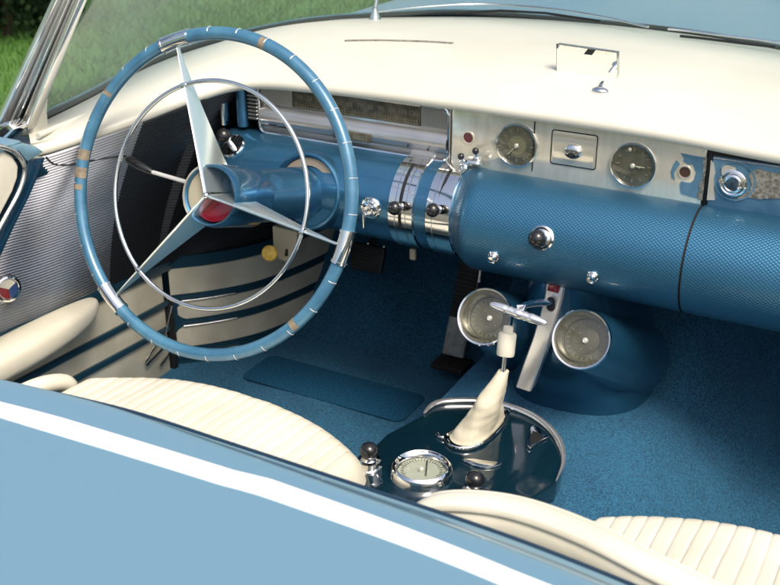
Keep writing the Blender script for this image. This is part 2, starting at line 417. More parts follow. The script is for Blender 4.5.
# outer flanks and tail (one skin each side), hood with rolled edges
bm = bmesh.new()
for sx in (-1, 1):
    rings = []
    for i in range(60):
        y = -1.35 + 5.0*i/59
        top = .80 if .5 < y < 1.2 else (.80+.07*sstep(.55,.2,y) if y <= .55 else .80)
        bulge = .03*math.sin(PI*(y+1.35)/5.0)
        xo = .93+bulge
        pr_ = [(.80,top),(.84,top+.004),(.88,top-.004),(.91,top-.03),(xo,.68),(xo+.005,.55),(xo,.40),(xo-.05,.24),(xo-.15,.2)]
        rings.append([V((sx*p, y, q)) for p, q in pr_])
    loft(bm, rings, closed=False)
fin(bm); obj('side_panel', bm, 'paint', body, smooth=50)
bm = bmesh.new(); rings = []
for i in range(50):
    y = 1.975 + 1.8*(i/49)
    row = []
    for j in range(61):
        t = -1 + 2*j/60; w = .70-.04*(i/49)
        if abs(t) < .96: x = t/.96*w; z = .952 + .030*(1-(abs(t)/.96)**3)*sstep(0,.5,i/49) - .06*(i/49)**2 - .003*(abs(t)/.96)**6
        else: x = math.copysign(w+.012*(abs(t)-.96)/.04, t); z = .94 - .25*(abs(t)-.96)/.04 - .06*(i/49)**2
        if abs(x) <= w and abs(x) > .55: pass
        yy = y - .28*(abs(x)/.7)**3*(1-i/49)
        row.append(V((x, yy, z)))
    rings.append(row)
loft(bm, rings, closed=False); fin(bm)
obj('hood', bm, 'paint', body, smooth=50)
bm = bmesh.new(); box((0,1.15,.24), (1.7,4.8,.06), .01, bm=bm); box((0,1.99,.60), (1.5,.03,.62), .004, bm=bm)
obj('floor_pan', bm, 'under', body)
bm = bmesh.new()
box((.80,1.15,.60), (.05,1.9,.5), .01, bm=bm)
obj('passenger_side_wall', bm, 'panel_cream', body)

# ------------------------------------------------------------------ carpet
def carpz(x, y):
    fl = .385 + .045*sstep(-.1,.25,x)
    tb = 0
    if y > 1.60: tb = (y-1.60)*1.55
    z = fl + tb
    tun = .545 + max(0, y-1.42)*.9
    a = sstep(-.178,-.150,x)*(1-sstep(.130,.330,x)**.9)
    z = z + (max(tun, z)-z)*a
    return z
bm = bmesh.new(); rings = []
xs = [-.77+.62*i/60 for i in range(60)] + [-.185+.42*i/70 for i in range(71)] + [.25+.55*i/40 for i in range(41)]
xs = sorted(set(round(q,4) for q in xs))
ys = [.45+1.42*i/120 for i in range(121)]
def wav(x,y): return .0015*math.sin(23*x+9*y)+.001*math.sin(41*y-17*x)
loft(bm, [[V((x, y, carpz(x,y)+wav(x,y))) for y in ys] for x in xs], closed=False); fin(bm)
kind(obj('carpet_floor', bm, 'carpet', smooth=80), 'structure')
matp = rrect((-.455,1.452,.39), X, Y, .33, .10, .018, 4)
# heel mat: a smoother panel of the same carpet let into the driver's floor
M['mat'] = mat('heel_mat_vinyl', (.010,.060,.125), 0, .9, spec=.15); noise_col(M['mat'], (.005,.042,.092), (.014,.095,.185), 300, 2); noise_bump(M['mat'], 900, .3, .001)
outl = matp
for p in outl: p.z = .3870
tag(obj('heel_mat', prism(outl, Z*.0015), 'mat', origin=(outl[0].x,outl[0].y,.3885)), 'smooth dark blue heel mat let into the driver side carpet', 'mat')

# ================================================================== WINDSHIELD
BC = [(-.757,1.10,.903),(-.757,1.15,.909),(-.763,1.25,.917),(-.786,1.43,.930),(-.775,1.60,.938),(-.70,1.76,.950),(-.58,1.85,.959),(-.424,1.926,.965),(-.18,1.957,.965),(.01,1.942,.965),(.16,1.893,.963),(.36,1.84,.96),(.6,1.75,.95),(.76,1.60,.938),(.785,1.43,.93),(.76,1.10,.903)]
base = cat_(BC, 8)
ws = empty('windshield', (0,1.9,.96), 'curved wraparound windshield glass edged with black rubber gasket and chrome', 'windshield')
cen = V((0,1.15,0))
rings = []
for p in base[3:-6]:
    d = V((cen.x-p.x, (cen.y+.15-p.y), 0)); d.normalize()
    row = []
    for k in range(9):
        h = .40*k/8
        row.append(p + d*(h*.55+h*h*.7) + Z*h)
    rings.append(row)
bm = bmesh.new(); loft(bm, rings, closed=False); fin(bm)
bmesh.ops.solidify(bm, geom=bm.faces[:], thickness=.004)
obj('glass', bm, 'glass', ws, smooth=60)
obj('gasket', tube([p+V((0,0,.002)) for p in base], .0062, 10), 'gasket', ws)
obj('inner_bead', tube([p+V((0,.0,.0095)) for p in base[:60]], .0018, 8), 'patch_blue', ws)

# chrome pillar (fluted), leaning inward with the glass edge
pil = empty('windshield_pillar', (-.78,1.08,.90), 'fluted chrome windshield pillar rising from the left door corner', 'pillar')
def strip_bar(pa, pb, qa, qb, thick, name, m, par, bev=.0015):
    """bar whose near face spans pa..qa at the base and pb..qb at the top"""
    pa,pb,qa,qb = V(pa),V(pb),V(qa),V(qb); n = (pb-pa).cross(qa-pa).normalized()
    if n.dot(CAM-pa) > 0: n = -n
    b_ = bmesh.new(); loft(b_, [[pa,qa,qa+n*thick,pa+n*thick],[pb,qb,qb+n*thick,pb+n*thick]]); fin(b_); bevel(b_, bev, 2)
    return obj(name, b_, m, par)
def pp(px, py, dy=0): 
    # pillar plane: vertical y=1.085 at the base, leaning in z only through x
    return H(px, py, 'y', 1.085+dy)
segs = [(-8,57,6,66,0,'white_satin'),(-4,58,31,87,.022,'dark'),(6,66.5,11,70.5,.0,'brushed'),(11.5,71,16,74.5,.004,'chrome'),(17.5,76,22,79,.006,'brushed'),(23,80,30,86,.002,'white_satin')]
for (a0,a1,b0,b1,dy,mm) in segs:
    pa, qa = pp(a0-3,130,dy), pp(b0-3,130,dy); pb, qb = pp(a1+3,-25,dy), pp(b1+3,-25,dy)
    if mm == 'dark': strip_bar(pa,pb,qa,qb,.012,'pillar_groove',mm,pil,.001); continue
    w0 = (qa-pa).length/2; w1 = (qb-pb).length/2; b_ = bmesh.new(); rings = []
    for c_, w_, (e0,e1) in (((pa+qa)/2, w0, (pa,qa)), ((pb+qb)/2, w1, (pb,qb))):
        rings.append([c_ + (e1-e0).normalized()*w_*math.cos(2*PI*k/24) + Y*(.012+ (w_*.9+.004)*math.sin(2*PI*k/24)) for k in range(24)])
    loft(b_, rings); fin(b_); obj('pillar_strip', b_, mm, pil, smooth=60)
bm = prism([H(20,137,'y',1.10),H(34,134,'y',1.10),H(32,118,'y',1.10),H(33,100,'y',1.10),H(28,112,'y',1.10),H(19,128,'y',1.10)], Y*.03, .002)
obj('base_boot', bm, 'pad', pil)
bm = prism([H(-10,128,'y',1.06),H(6,122,'y',1.06),H(14,130,'y',1.06),H(2,143,'y',1.06),H(-12,150,'y',1.06)], Y*.03, .003)
f_ = obj('base_socket', bm, 'chrome', pil)
bm = prism([H(-6,133,'y',1.058),H(5,127,'y',1.058),H(9,131,'y',1.058),H(-2,141,'y',1.058)], Y*.004, .001)
obj('socket_hole', bm, 'dark', pil)

# wipers outside the glass
for k, (pts, lab) in enumerate((([(375,14),(420,9),(480,6),(545,10),(600,18),(648,29)], 'chrome wiper arm lying across the centre of the hood beyond the glass'),
                                ([(800,46),(770,43),(720,37),(690,33),(668,31)], 'short chrome wiper arm at the right end of the hood beyond the glass'))):
    w = empty('windshield_wiper', H(*pts[0],'z',.985), lab, 'wiper', 'wipers outside the windshield')
    P = [H(x,y-2,'z',.99) for x, y in pts]
    obj('arm', tube(cat_(P,6), .0032, 8, flat=.6), 'chrome', w)
    P2 = [H(x,y+1,'z',.985) for x, y in (((455,12),(500,9.5),(545,12),(600,20)) if k == 0 else ((775,46),(740,42),(700,37),(680,35)))]
    obj('blade', tube(P2, .0022, 8), 'under' if k == 0 else 'rubber', w)
    pv = P[0]; obj('pivot', join(lathe([(.011,-.03),(.010,-.008),(.006,0),(.005,.008),(.002,.010)], pv, Z, 24), tube([pv, pv+V((.002,.02,.065))], .0035, 8)) if k == 0 else lathe([(.012,-.02),(.009,0),(.003,.01)], pv, Z, 20), 'chrome', w)

# ================================================================== DASHBOARD
dash = empty('dashboard', (0,1.35,.75), 'blue and cream dashboard with champagne metal instrument strip', 'dashboard')
FC = [(-.694,1.060,.886),(-.684,1.068,.888),(-.672,1.085,.891),(-.636,1.136,.903),(-.596,1.203,.919),(-.562,1.280,.934),(-.515,1.326,.946),(-.40,1.335,.952),(-.18,1.335,.956),(.08,1.335,.954),(.26,1.335,.945),(.45,1.335,.940),(.60,1.325,.935),(.70,1.25,.92)]
BC2 = [(-.755,1.115,.904),(-.756,1.13,.906),(-.757,1.16,.909),(-.764,1.27,.918),(-.786,1.44,.930),(-.775,1.60,.937),(-.70,1.76,.95),(-.579,1.85,.959),(-.30,1.95,.965),(.0,1.943,.965),(.20,1.885,.962),(.42,1.82,.957),(.6,1.75,.95),(.78,1.5,.93)]
fc, bc = cat_(FC, 8), cat_(BC2, 8)
bm = bmesh.new(); rings = []
for i, (f, g) in enumerate(zip(fc, bc)):
    s_ = i/(len(fc)-1); d = (g-f); L = d.length; dh = V((d.x,d.y,0)).normalized()
    bul = .036*sstep(.12,.5,s_)*(1-.3*sstep(.85,1,s_)) + .006
    row = [f + dh*.045 - Z*.006, f + dh*.020 - Z*.008]
    for k in range(6):                       # rolled lip
        a = rad(-115 + 30*k); row.append(f + dh*(.009 - .009*math.cos(rad(-90+36*k))) + Z*(.009*math.sin(rad(-90+36*k)) + .004))
    for k in range(1, 24):
        t = k/23; tt = .04 + .96*t
        zz = f.z + .014*(1-t)**2 + (g.z-f.z)*t + bul*math.sin(PI*min(1,t**.62))
        q = f + d*tt; row.append(V((q.x,q.y,zz)))
    rings.append(row)
loft(bm, rings, closed=False); fin(bm)
pad = obj('dash_pad', bm, 'pad', dash, smooth=70)
# lighter bead running along the window edge of the pad on the driver side
bead = [H(38,136,'z',.912),H(60,126,'z',.914),H(100,110,'z',.922),H(130,97,'z',.930)]
obj('pad_bead', tube(cat_(bead,6), .004, 10), 'pad', pad)
PZ = 1.0
def ptop(px, py): return H(px, py, 'z', .998)
vp = [ptop(345,40.5), ptop(372,40), ptop(400,40.5), ptop(430,41.5), ptop(453,43)]
# settle the vent on the pad surface with a ray test later
dg = bpy.context.evaluated_depsgraph_get(); bpy.context.view_layer.update()
from mathutils.bvhtree import BVHTree
def bvh_of(o):
    base = rootloc(o)-V(o.location)*0
    me = o.data; off = rootloc(o)
    return BVHTree.FromPolygons([v.co+off for v in me.vertices], [p.vertices for p in me.polygons])
pad_t = bvh_of(pad)
def onmesh(tree, px, py, lift=0.):
    d = (FW + RT*((px-390)/FP) - UP*((py-292.5)/FP)).normalized()
    loc, n, i, dist = tree.ray_cast(CAM, d)
    if loc is None: return H(px,py,'y',1.3), V((0,-1,0))
    if n.dot(d) > 0: n = -n
    return loc + n*lift, n
vp = [onmesh(pad_t,x,y,.0005)[0] for x, y in ((345,41),(372,40.5),(400,41),(430,42),(453,43.5))]
obj('vent_slot', tube(cat_(vp,4), .0035, 8, flat=.35), 'patch_grey', pad, label='thin grey defroster slot')

# --- dash tube
CZ = .806
def dprof(x):
    """centre y and radius of the dash tube at x"""
    t = sstep(-.160,-.120,x); cy = 1.354 + (1.326-1.354)*t; r_ = .0660 + (.0695-.0660)*t
    if x < -.545: 
        q = (x+.545)/-.075; q = min(1,q); r_ *= math.sqrt(max(.02,1-q*q*.9))
    return cy, r_
def tubering(x, dr=0., a0=-75, a1=265, n=56):
    cy, r_ = dprof(x); out = []
    for k in range(n+1):
        a = rad(a0+(a1-a0)*k/n); out.append(V((x, cy+(r_+dr)*math.cos(a), CZ+(r_+dr)*math.sin(a))))
    return out
def tubeseg(xa, xb, n, dr=0., a0=60, a1=330, hexuv=False):
    bm = bmesh.new(); xs_ = [xa+(xb-xa)*i/n for i in range(n+1)]
    nn = 64
    uvf = (lambda i, j: (xs_[i]/.0060, (a0+(a1-a0)*j/nn)*PI/180*.0695/.0044)) if hexuv else None
    loft(bm, [tubering(x, dr, a0, a1, nn) for x in xs_], closed=False, uv=uvf); return fin(bm)
t1 = obj('dash_tube', tubeseg(-.62,-.150,60), 'dash_blue', dash, smooth=50)
t2 = obj('embossed_tube', tubeseg(-.150,.1715,50,.0005,hexuv=True), 'hex', dash, smooth=50)
# lower valance closing the underside
obj('under_panel', box((-.0,1.45,.745), (1.3,.16,.012), .003), 'deep_blue', dash)
obj('light_stop_panel', box((.02,1.42,.87), (1.16,.02,.17), .003), 'dark', dash)  # unseen board added to stop light leaking behind the dash
tt = BVHTree.FromPolygons([v.co+rootloc(t1) for v in t1.data.vertices]+[v.co+rootloc(t2) for v in t2.data.vertices],
    [p.vertices[:] for p in t1.data.polygons]+[[q+len(t1.data.vertices) for q in p.vertices] for p in t2.data.polygons])
tt1 = bvh_of(t1)
# chrome slide bands
def band(xa, xb, knob_px, slot_a, slot_b):
    b_ = bmesh.new(); n = 64
    for x, w in ((0,0),):
        pass
    xs_ = [xa, xa+.0012, xb-.0012, xb]; drs = [.0005,.003,.003,.0005]
    loft(b_, [tubering(x, d, 78, 236, n) for x, d in zip(xs_, drs)], closed=False); fin(b_)
    bd = obj('slide_control', b_, 'chrome', dash, smooth=40)
    xm = (xa+xb)/2
    # engraved central slot and fine side lines, each standing a hair proud
    b_ = bmesh.new(); loft(b_, [tubering(x, .0034, slot_a, slot_b, 30) for x in (xm-.0024, xm+.0024)], closed=False); fin(b_)
    obj('slot', b_, 'dark', bd)
    for dx in (-.0085,.0085):
        b_ = bmesh.new(); loft(b_, [tubering(x, .0035, 100, 232, 40) for x in (xm+dx-.0006, xm+dx+.0006)], closed=False); fin(b_); obj('engraved_line', b_, 'chrome_soft', bd)
    kp, n = onmesh(tt, *knob_px); 
    kp.x = xm; cy, r_ = dprof(xm); a = math.atan2(kp.z-CZ, kp.y-cy); n = V((0,math.cos(a),math.sin(a))); kp = V((xm,cy+(r_)*math.cos(a),CZ+r_*math.sin(a)))
    obj('knob_stem', lathe([(.006,.003),(.0052,.006),(.0035,.008),(.0035,.014)], kp, n, 20), 'chrome', bd)
    obj('knob', ball(kp+n*.0190, .0100), 'black', bd)
band(-.2525,-.2125,(398,206),112,196)
band(-.1935,-.1545,(441,210),112,200)

# instrument strip (flat champagne panel right of the radio) at y=1.35
YP = 1.350
def Q(px, py, dy=0.): return H(px, py, 'y', YP+dy)
def zed(v, z): v = V(v); v.z = z; return v
strip = obj('instrument_strip', box((( -.186+.1675)/2, YP+.010, .912), (.1675+.186, .02, .096), .003), 'champagne', dash)
obj('panel_seam', box((Q(534,140).x, YP-.0006, .915), (.0012,.0014,.07), 0), 'dark', strip)
UX, UZ = X, Z
def gauge(px, py, r_, hand, pair=False):
    c = Q(px, py); n = -Y
    g = obj('gauge', lathe([(r_*.98,-.002),(r_*1.0,.003),(r_*.97,.0048),(r_*.91,.0050),(r_*.87,.003),(r_*.84,-.001)], c, n, 56, cap=False), 'chrome', dash)
    obj('dial', lathe([(r_*.86,-.0035),(r_*.86,.0008),(r_*.5,.0010),(.0005,.0010)], c, n, 48), 'dial_grey', g)
    obj('dial_centre', lathe([(r_*.42,.0008),(r_*.42,.0016),(.0005,.0018)], c, n, 40), 'dial_olive_pale' if not pair else 'dial_grey', g)
    b_ = bmesh.new()
    for k in range(12):
        a = 2*PI*k/12; rr = r_*.68; L = r_*(.16 if k % 3 == 0 else .10)
        u_ = X*math.sin(a)+Z*math.cos(a); w_ = X*math.cos(a)-Z*math.sin(a)
        box(c + u_*rr + n*.0014, (L,.0006,.0011), 0, (u_, n, w_), bm=b_)
    obj('dial_marks', b_, 'faint', g)
    for a, L in hand:
        a = rad(a); u_ = X*math.sin(a)+Z*math.cos(a); w_ = X*math.cos(a)-Z*math.sin(a)
        obj('hand', box(c+u_*L*.42+n*.0032, (L,.0006,.0014), .0002, (u_,n,w_)), 'mark', g)
    obj('hub_cap', ball(c+n*.004, .0034, 20, sc=(1,.7,1)), 'white_metal', g)
    obj('lens', lathe([(r_*.88,.0040),(r_*.6,.0058),(r_*.3,.0066),(.0005,.0068)], c, n, 40, cap=False), 'lens', g)
    return g
gauge(517.5,145, .0310, [(222,.020)])
g2 = gauge(633.5,165, .0310, [(92,.017),(100,.011)], True)
obj('dial_stud', ball(Q(630.5,149)-Y*.003, .0026, 16, sc=(1,.5,1)), 'white_metal', g2)
# small indicator lens and empty hole
def port(px, py, r_, m1, nm):
    c = Q(px,py)
    p = obj(nm, lathe([(r_*1.32,.0),(r_*1.25,.0016),(r_*1.02,.0016),(r_*1.0,.0002),(r_*.98,-.0008)], c, -Y, 32, cap=False), 'champagne', dash)
    obj('recess', lathe([(r_*1.02,.0004),(r_*.95,.0003),(.0005,.0003)], c, -Y, 28), m1, p)
port(468.5,137.5,.0072,'maroon','indicator_lens'); port(685,172,.0070,'rust','empty_switch_hole')
# centre box with emblem
c = Q(574,149.5)
b_ = bmesh.new()
for s_ in range(1):
    out = rrect(c-Y*.0012, X, Z, .064, .0475, .004); inn = rrect(c-Y*.0012, X, Z, .0615, .045, .003)
    A = [b_.verts.new(p) for p in out]; B = [b_.verts.new(p) for p in inn]
    for k in range(len(A)): b_.faces.new((A[k],A[(k+1)%len(A)],B[(k+1)%len(B)],B[k]))
bmesh.ops.solidify(b_, geom=b_.faces[:], thickness=.0012); fin(b_)
bx = obj('ashtray_door', prism(rrect(c-Y*.0002, X, Z, .0612, .0447, .003), -Y*.0014, .0005), 'chrome_soft', dash, label='polished ashtray door with oval emblem')
M['polished_cream'] = mat('polished_champagne', (.74,.70,.59), .6, .12); bx.data.materials[0] = M['polished_cream']
obj('outline', b_, 'maroon', bx)
e_ = obj('emblem', ball(c-Y*.004-Z*.002, .0125, 28, sc=(1,.35,.80)), 'chrome', bx)
obj('emblem_lower', ball(c-Y*.0045-Z*.0055, .0112, 28, sc=(.95,.44,.48)), 'black', e_)
obj('emblem_band', prism([c-Y*.0078+X*x+Z*z for x, z in ((-.0115,-.003),(-.006,-.0052),(0,-.0058),(.006,-.0052),(.0115,-.003),(.0095,.0012),(.004,.0026),(-.004,.0026),(-.0095,.0012))], -Y*.0008, .0002), 'chrome_soft', e_)
obj('emblem_lettering', text('BUICK', c-Y*.0090-Z*.0016, X, Z, .0056, .0002), 'ink', e_)
# exposed blue patch right of the hole, made of one ragged outline
def ragged(pts, n=5, amp=.0007, seed=1):
    rnd = random.Random(seed); P = [V(p) for p in pts]; out = []
    for i in range(len(P)):
        a, c_ = P[i], P[(i+1)%len(P)]
        for k in range(n):
            q = a.lerp(c_, k/n); out.append(q + V((rnd.uniform(-amp,amp),0,rnd.uniform(-amp,amp))))
    return out
YS = -.0008
pt = [(681,153),(684,158),(683,161),(688,164),(693,165),(696,172),(694,180),(690,183),(681,181),(680,186),(681,194),(702,199),(705,176),(707,158)]
obj('bare_paint_patch', prism(ragged([Q(x,y) for x, y in pt],4,.0004,3), -Y*.0009), 'patch_blue', strip, smooth=None)
pt = [(677,160),(680,164),(677,168),(674,173),(675,180),(672,178),(671,172),(673,165)]
obj('bare_paint_patch', prism(ragged([Q(x,y) for x, y in pt],4,.0003,4), -Y*.0009), 'patch_blue', strip, smooth=None)
pt = [(704,158),(707,157),(703,200),(698,199),(697,194),(700,190),(699,184),(702,180)]
obj('flaked_edge', prism(ragged([Q(x,y) for x, y in pt],4,.0006,5), -Y*.0014), 'patch_grey', strip, smooth=None)

# twin toggles on the top of the second band
for (kx,ky),(bx_,by_) in (((461,156.5),(465,166)),((475.5,151),(477,160))):
    top = Q(kx,ky,-.022); bot = Q(bx_,by_,-.010)
    t_ = obj('toggle_switch', lathe([(.0062,0),(.006,.003),(.0042,.0045),(.003,.006)], bot, (top-bot), 20), 'chrome', dash)
    obj('toggle_stem', tube([bot, top], .0021, 10), 'chrome', t_); obj('toggle_knob', ball(top, .0048, 18), 'black', t_)
bm = prism(rrect(Q(470,164,-.012), X, (Z*.35+Y*-.94).normalized(), .034, .014, .006), V((0,.002,.004)), .0008); obj('toggle_base', bm, 'chrome', dash)

# --- glove box: panel + embossed tube section right of the seam
glove = obj('glove_box_door', tubeseg(.1745,.62,60,.0005,hexuv=True), 'hex', dash, smooth=50)
obj('door_gap', tubeseg(.1710,.1750,2,-.0012), 'dark', dash, smooth=50)
gp = obj('glove_panel', box(((.176+.62)/2, YP+.004, .905), (.62-.176,.018,.066), .002), 'patch_blue', glove, label='blue metal face with flaked silver finish')
obj('panel_gap', box(((.170+.62)/2, YP+.006, .9125), (.62-.170,.018,.0865), .001), 'dark', dash)
obj('panel_border', box((.40,YP-.0055,.9362), (.446,.002,.0016), .0004), 'chrome_soft', gp)
lc = H(733,183,'y',YP-.006)
lk_ = obj('lock', lathe([(.0175,0),(.0172,.002),(.0150,.003),(.0135,.0022),(.0120,.005),(.0095,.0062),(.0082,.0045),(.0005,.0048)], lc, -Y, 40), 'chrome', gp)
obj('keyhole', box(lc-Y*.0052, (.0016,.001,.0065), 0, (X,Y,Z)), 'dark', lk_)
yg = YP-.0055
def G(px,py): return H(px,py,'y',yg)
obj('flaked_finish', prism(ragged([G(x,y) for x, y in [(751,172),(757,169),(785,175),(800,178),(800,202),(785,197),(775,199),(768,198),(760,199),(748,197),(741,200),(733,201),(742,195),(750,191),(752,183),(749,176)]],5,.0006,8), -Y*.0009), 'patch_grey', gp, smooth=None)
obj('flaked_finish', prism(ragged([G(x,y) for x, y in [(722,164),(728,165),(735,167),(737,172),(731,173),(726,177),(722,174)]],4,.0004,9), -Y*.0009), 'champagne', gp, smooth=None)
obj('flaked_finish', prism(ragged([G(x,y) for x, y in [(711,160),(714,163),(716,175),(714,188),(715,200),(707,200)]],4,.0003,11), -Y*.0009), 'champagne', gp, smooth=None)
obj('raised_ring', lathe([(.0255,0),(.0255,.0012),(.0235,.0012),(.0235,0)], G(735,181), -Y, 40, cap=False), 'patch_blue', gp)

# --- speedometer panel left part
x0, x1 = Q(258,100).x, -.1885
sp_ = obj('speedometer_panel', box(((x0+x1)/2, YP+.014, .9115), (x1-x0,.018,.080), .002), 'brushed', dash)
fr = rrect(((x0+x1)/2, YP, .9115), X, Z, x1-x0-.002, .078, .012)
obj('frame', tube(fr, .0022, 8, True, hint=Y), 'chrome', sp_)
dl, dr_ = Q(292,100).x, Q(420,120).x
zt = .9465; zb = .918
dial = obj('dial_strip', box(((dl+dr_)/2, YP+.004, (zt+zb)/2), (dr_-dl,.004,zt-zb), .0003), 'dial_olive', sp_)
b_ = bmesh.new()
for k in range(49):
    x = dl+.006+(dr_-dl-.012)*k/48; L = .006 if k % 4 == 0 else .003
    box((x, YP+.0016, .9245), (.0009,.0006,L), 0, bm=b_)
obj('scale_marks', b_, 'faded', dial)
b_ = bmesh.new(); box(((dl+dr_)/2, YP+.0016, .9205), (dr_-dl-.008,.0006,.0009), 0, bm=b_); obj('scale_line', b_, 'faded', dial)
ws_ = [text(str(10*(k+1)), (dl+.012+(dr_-dl-.024)*k/11, YP+.0016, .9355), X, Z, .0098, .0002) for k in range(12)]
obj('numerals', join(*ws_), 'faded', dial)
obj('dial_edge', box(((dl+dr_)/2, YP+.0016, .9475), (dr_-dl,.003,.0016), .0003), 'champagne', sp_)
for a, c_ in ((dr_+.0008, x1-.004),(x0+.004, dl-.0008)):      # ribbed end pieces
    b_ = bmesh.new(); n = int((c_-a)/.0022)
    for k in range(n): box((a+(k+.5)*(c_-a)/n, YP+.003, (zt+zb)/2), ((c_-a)/n*.6,.004,zt-zb-.001), .0004, seg=1, bm=b_)
    obj('ribbed_end', b_, 'rib_bright', sp_)
b_ = bmesh.new(); rings = []
for i in range(31):
    x = x0+.003+(x1-x0-.006)*i/30
    rings.append([V((x, YP+.008-.013*math.sin(PI*k/10)**.8, .8795+.036*k/10)) for k in range(11)])
loft(b_, rings, closed=False); fin(b_)
lo = obj('lower_moulding', b_, 'brushed', sp_, smooth=60)
wc = H(352,136,'y',YP-.006)
w_ = obj('odometer_window', box(wc, (.062,.004,.0125), .0006), 'dial_olive', lo)
b_ = bmesh.new()
for k in range(6): box(wc+X*(.004+k*.0042)-Y*.0022, (.0034,.0006,.008), 0, bm=b_)
obj('odometer_digit_drum', b_, 'dial_grey', w_)
for px, py in ((408,146),(428,149.5)): obj('screw', ball(H(px,py,'y',YP-.0052), .0019, 12), 'dark', lo)
b_ = join(*[box(H(px,py,'y',YP-.0055), (.014,.0006,.0022), 0) for px,py in ((273,125),(282,127))]); obj('dark_marking', b_, 'dark', lo)
# left of the panel: chrome post, blue column, corrugated bright piece
bm = box((Q(231,105).x, YP-.01, .912), (.007,.03,.062), .002); obj('end_post', bm, 'chrome', dash)
bm = tube([(Q(242,105).x, YP, .878),(Q(242,105).x, YP, .945)], .009, 16); obj('blue_post', bm, 'dash_blue', dash)
a_, c_ = Q(248,100).x, x0-.001
b_ = bmesh.new()
for k in range(9): box(((a_+c_)/2, YP, .893+k*.0058), (c_-a_,.006,.0034), .0008, seg=1, bm=b_)
obj('corrugated_insert', b_, 'rib_bright', dash)

# --- knobs on the tube
def dashknob(px, py, rb, hgt, rk, black=True, nm='pull_knob', ringm='chrome', lab=None):
    p, n = onmesh(tt, px, py)
    k = obj(nm, lathe([(rb,-.002),(rb,.0015),(rb*.86,.003),(rb*.72,.0022),(rb*.66,.004),(rb*.45,.0055),(rb*.4,.0055)], p, n, 36), ringm, dash, label=lab)
    if black:
        obj('stem', lathe([(rk*.45,.003),(rk*.42,hgt)], p, n, 16), 'chrome', k); obj('knob_ball', ball(p+n*hgt, rk), 'black', k)
    else: obj('knob_tip', lathe([(rk*.5,.003),(rk*.55,hgt*.6),(rk,hgt*.75),(rk,hgt),(rk*.4,hgt*1.12)], p, n, 20), 'chrome', k)
    return k
dashknob(542,238,.0165,.019,.0118)
dashknob(494,256,.0085,.010,.0055,False,'small_chrome_button'); dashknob(593,276,.0085,.010,.0055,False,'small_chrome_button')
p, n = onmesh(tt1, 232, 146)
k = obj('light_switch_plate', lathe([(.0205,-.012),(.0205,.001),(.019,.003),(.017,.0032),(.0005,.0026)], p, n, 40), 'chrome', dash)
obj('stem', lathe([(.005,.002),(.0045,.016)], p, n, 16), 'chrome', k); obj('knob_ball', ball(p+n*.022-X*.004+Z*.002, .0118), 'black', k)
# ignition
p, n = onmesh(tt1, 371, 208)
ig = obj('ignition_lock', lathe([(.0165,-.003),(.0165,.001),(.0145,.003),(.0125,.0025),(.0105,.004),(.0095,.008),(.0078,.0088),(.0062,.0075),(.0005,.0075)], p, n, 40), 'chrome', dash)
key = empty('ignition_key', p+n*.008, 'small chrome key hanging in the round ignition lock', 'key')
obj('bow', box(p+n*.020-Z*.012, (.0026,.006,.024), .001), 'chrome', key); obj('shank', box(p+n*.0125-Z*.001, (.0022,.012,.006), .0006), 'chrome', key)

# --- steering column and its gauge ring
WC = V((-.425,1.103,.860)); WN = V((.046,-.944,.328)).normalized()
WU = Z.cross(WN); WU = V((.9987,.0507,0)) if WU.x < 0 else WU; WU = (X - WN*X.dot(WN)).normalized(); WV = WN.cross(WU)
if WV.z < 0: WV = -WV
def W(a, r_, h=0.): a = rad(a); return WC + WU*r_*math.cos(a) + WV*r_*math.sin(a) + WN*h
RC = H(309,191,'y',1.296); ca_ = WC - WN*.104; CN = (ca_-RC).normalized(); RN = V((.02,-.965,.26)).normalized()
u1, v1, _n = frame(WN)
b_ = bmesh.new(); rings = []
for k in range(13):
    t = k/12; c_ = ca_.lerp(RC - RN*.03, t); nn = WN.lerp(CN, min(1,t*3)).normalized(); u_, v_, _n = frame(nn)
    rr = .0405 - .0025*sstep(0,.1,t)
    rings.append([c_ + (u_*math.cos(2*PI*q/56)+v_*math.sin(2*PI*q/56))*rr for q in range(56)])
loft(b_, rings); fin(b_); col = obj('column_shroud', b_, 'dash_blue', dash)
ru, rv, _n = frame(RN); RR = .0575
rg = obj('column_gauge_ring', lathe([(.034,-.03),(RR*1.02,-.06),(RR*1.02,.004),(RR*.985,.009),(RR*.93,.0105),(RR*.88,.008),(RR*.86,.002),(.034,.001)], RC, RN, 64, cap=False), 'dash_blue', dash)
def RP(a, r_, h): a = rad(a); return RC + (ru*math.cos(a)+rv*math.sin(a))*r_ + RN*h
b_ = bmesh.new()
va = [b_.verts.new(RP(a,.0375,.0026)) for a in range(42,158,4)]; vb = [b_.verts.new(RP(a,.0490,.0026)) for a in range(42,158,4)]
for k in range(len(va)-1): b_.faces.new((va[k],va[k+1],vb[k+1],vb[k]))
fin(b_); bmesh.ops.solidify(b_, geom=b_.faces[:], thickness=.002)
gw = obj('gauge_window', b_, 'dial_window', rg)
b_ = join(*[tube([RP(a,.043,.004), RP(a,.047,.004)], .0004, 6) for a in range(52,150,8)]); obj('window_marks', b_, 'ink', gw)
# turn signal lever
pr0 = WC - WN*.075; pr1 = H(152,172,'y',1.165); pr2 = H(126,158,'y',1.165)
tl = empty('turn_signal_lever', pr0, 'white rod lever with black tip on left of the steering column', 'lever')
obj('rod', tube([pr0+(pr1-pr0).normalized()*.03, pr1], .0031, 12), 'white_metal', tl)
obj('tip', tube([pr1.lerp(pr2,-.02), pr1.lerp(pr2,.1), pr1.lerp(pr2,.5), pr1.lerp(pr2,.9), pr2], .0062, 14, taper=lambda t: (.6,.9,1.15,1.0,.4)[min(4,int(t*4+.5))]), 'black', tl)
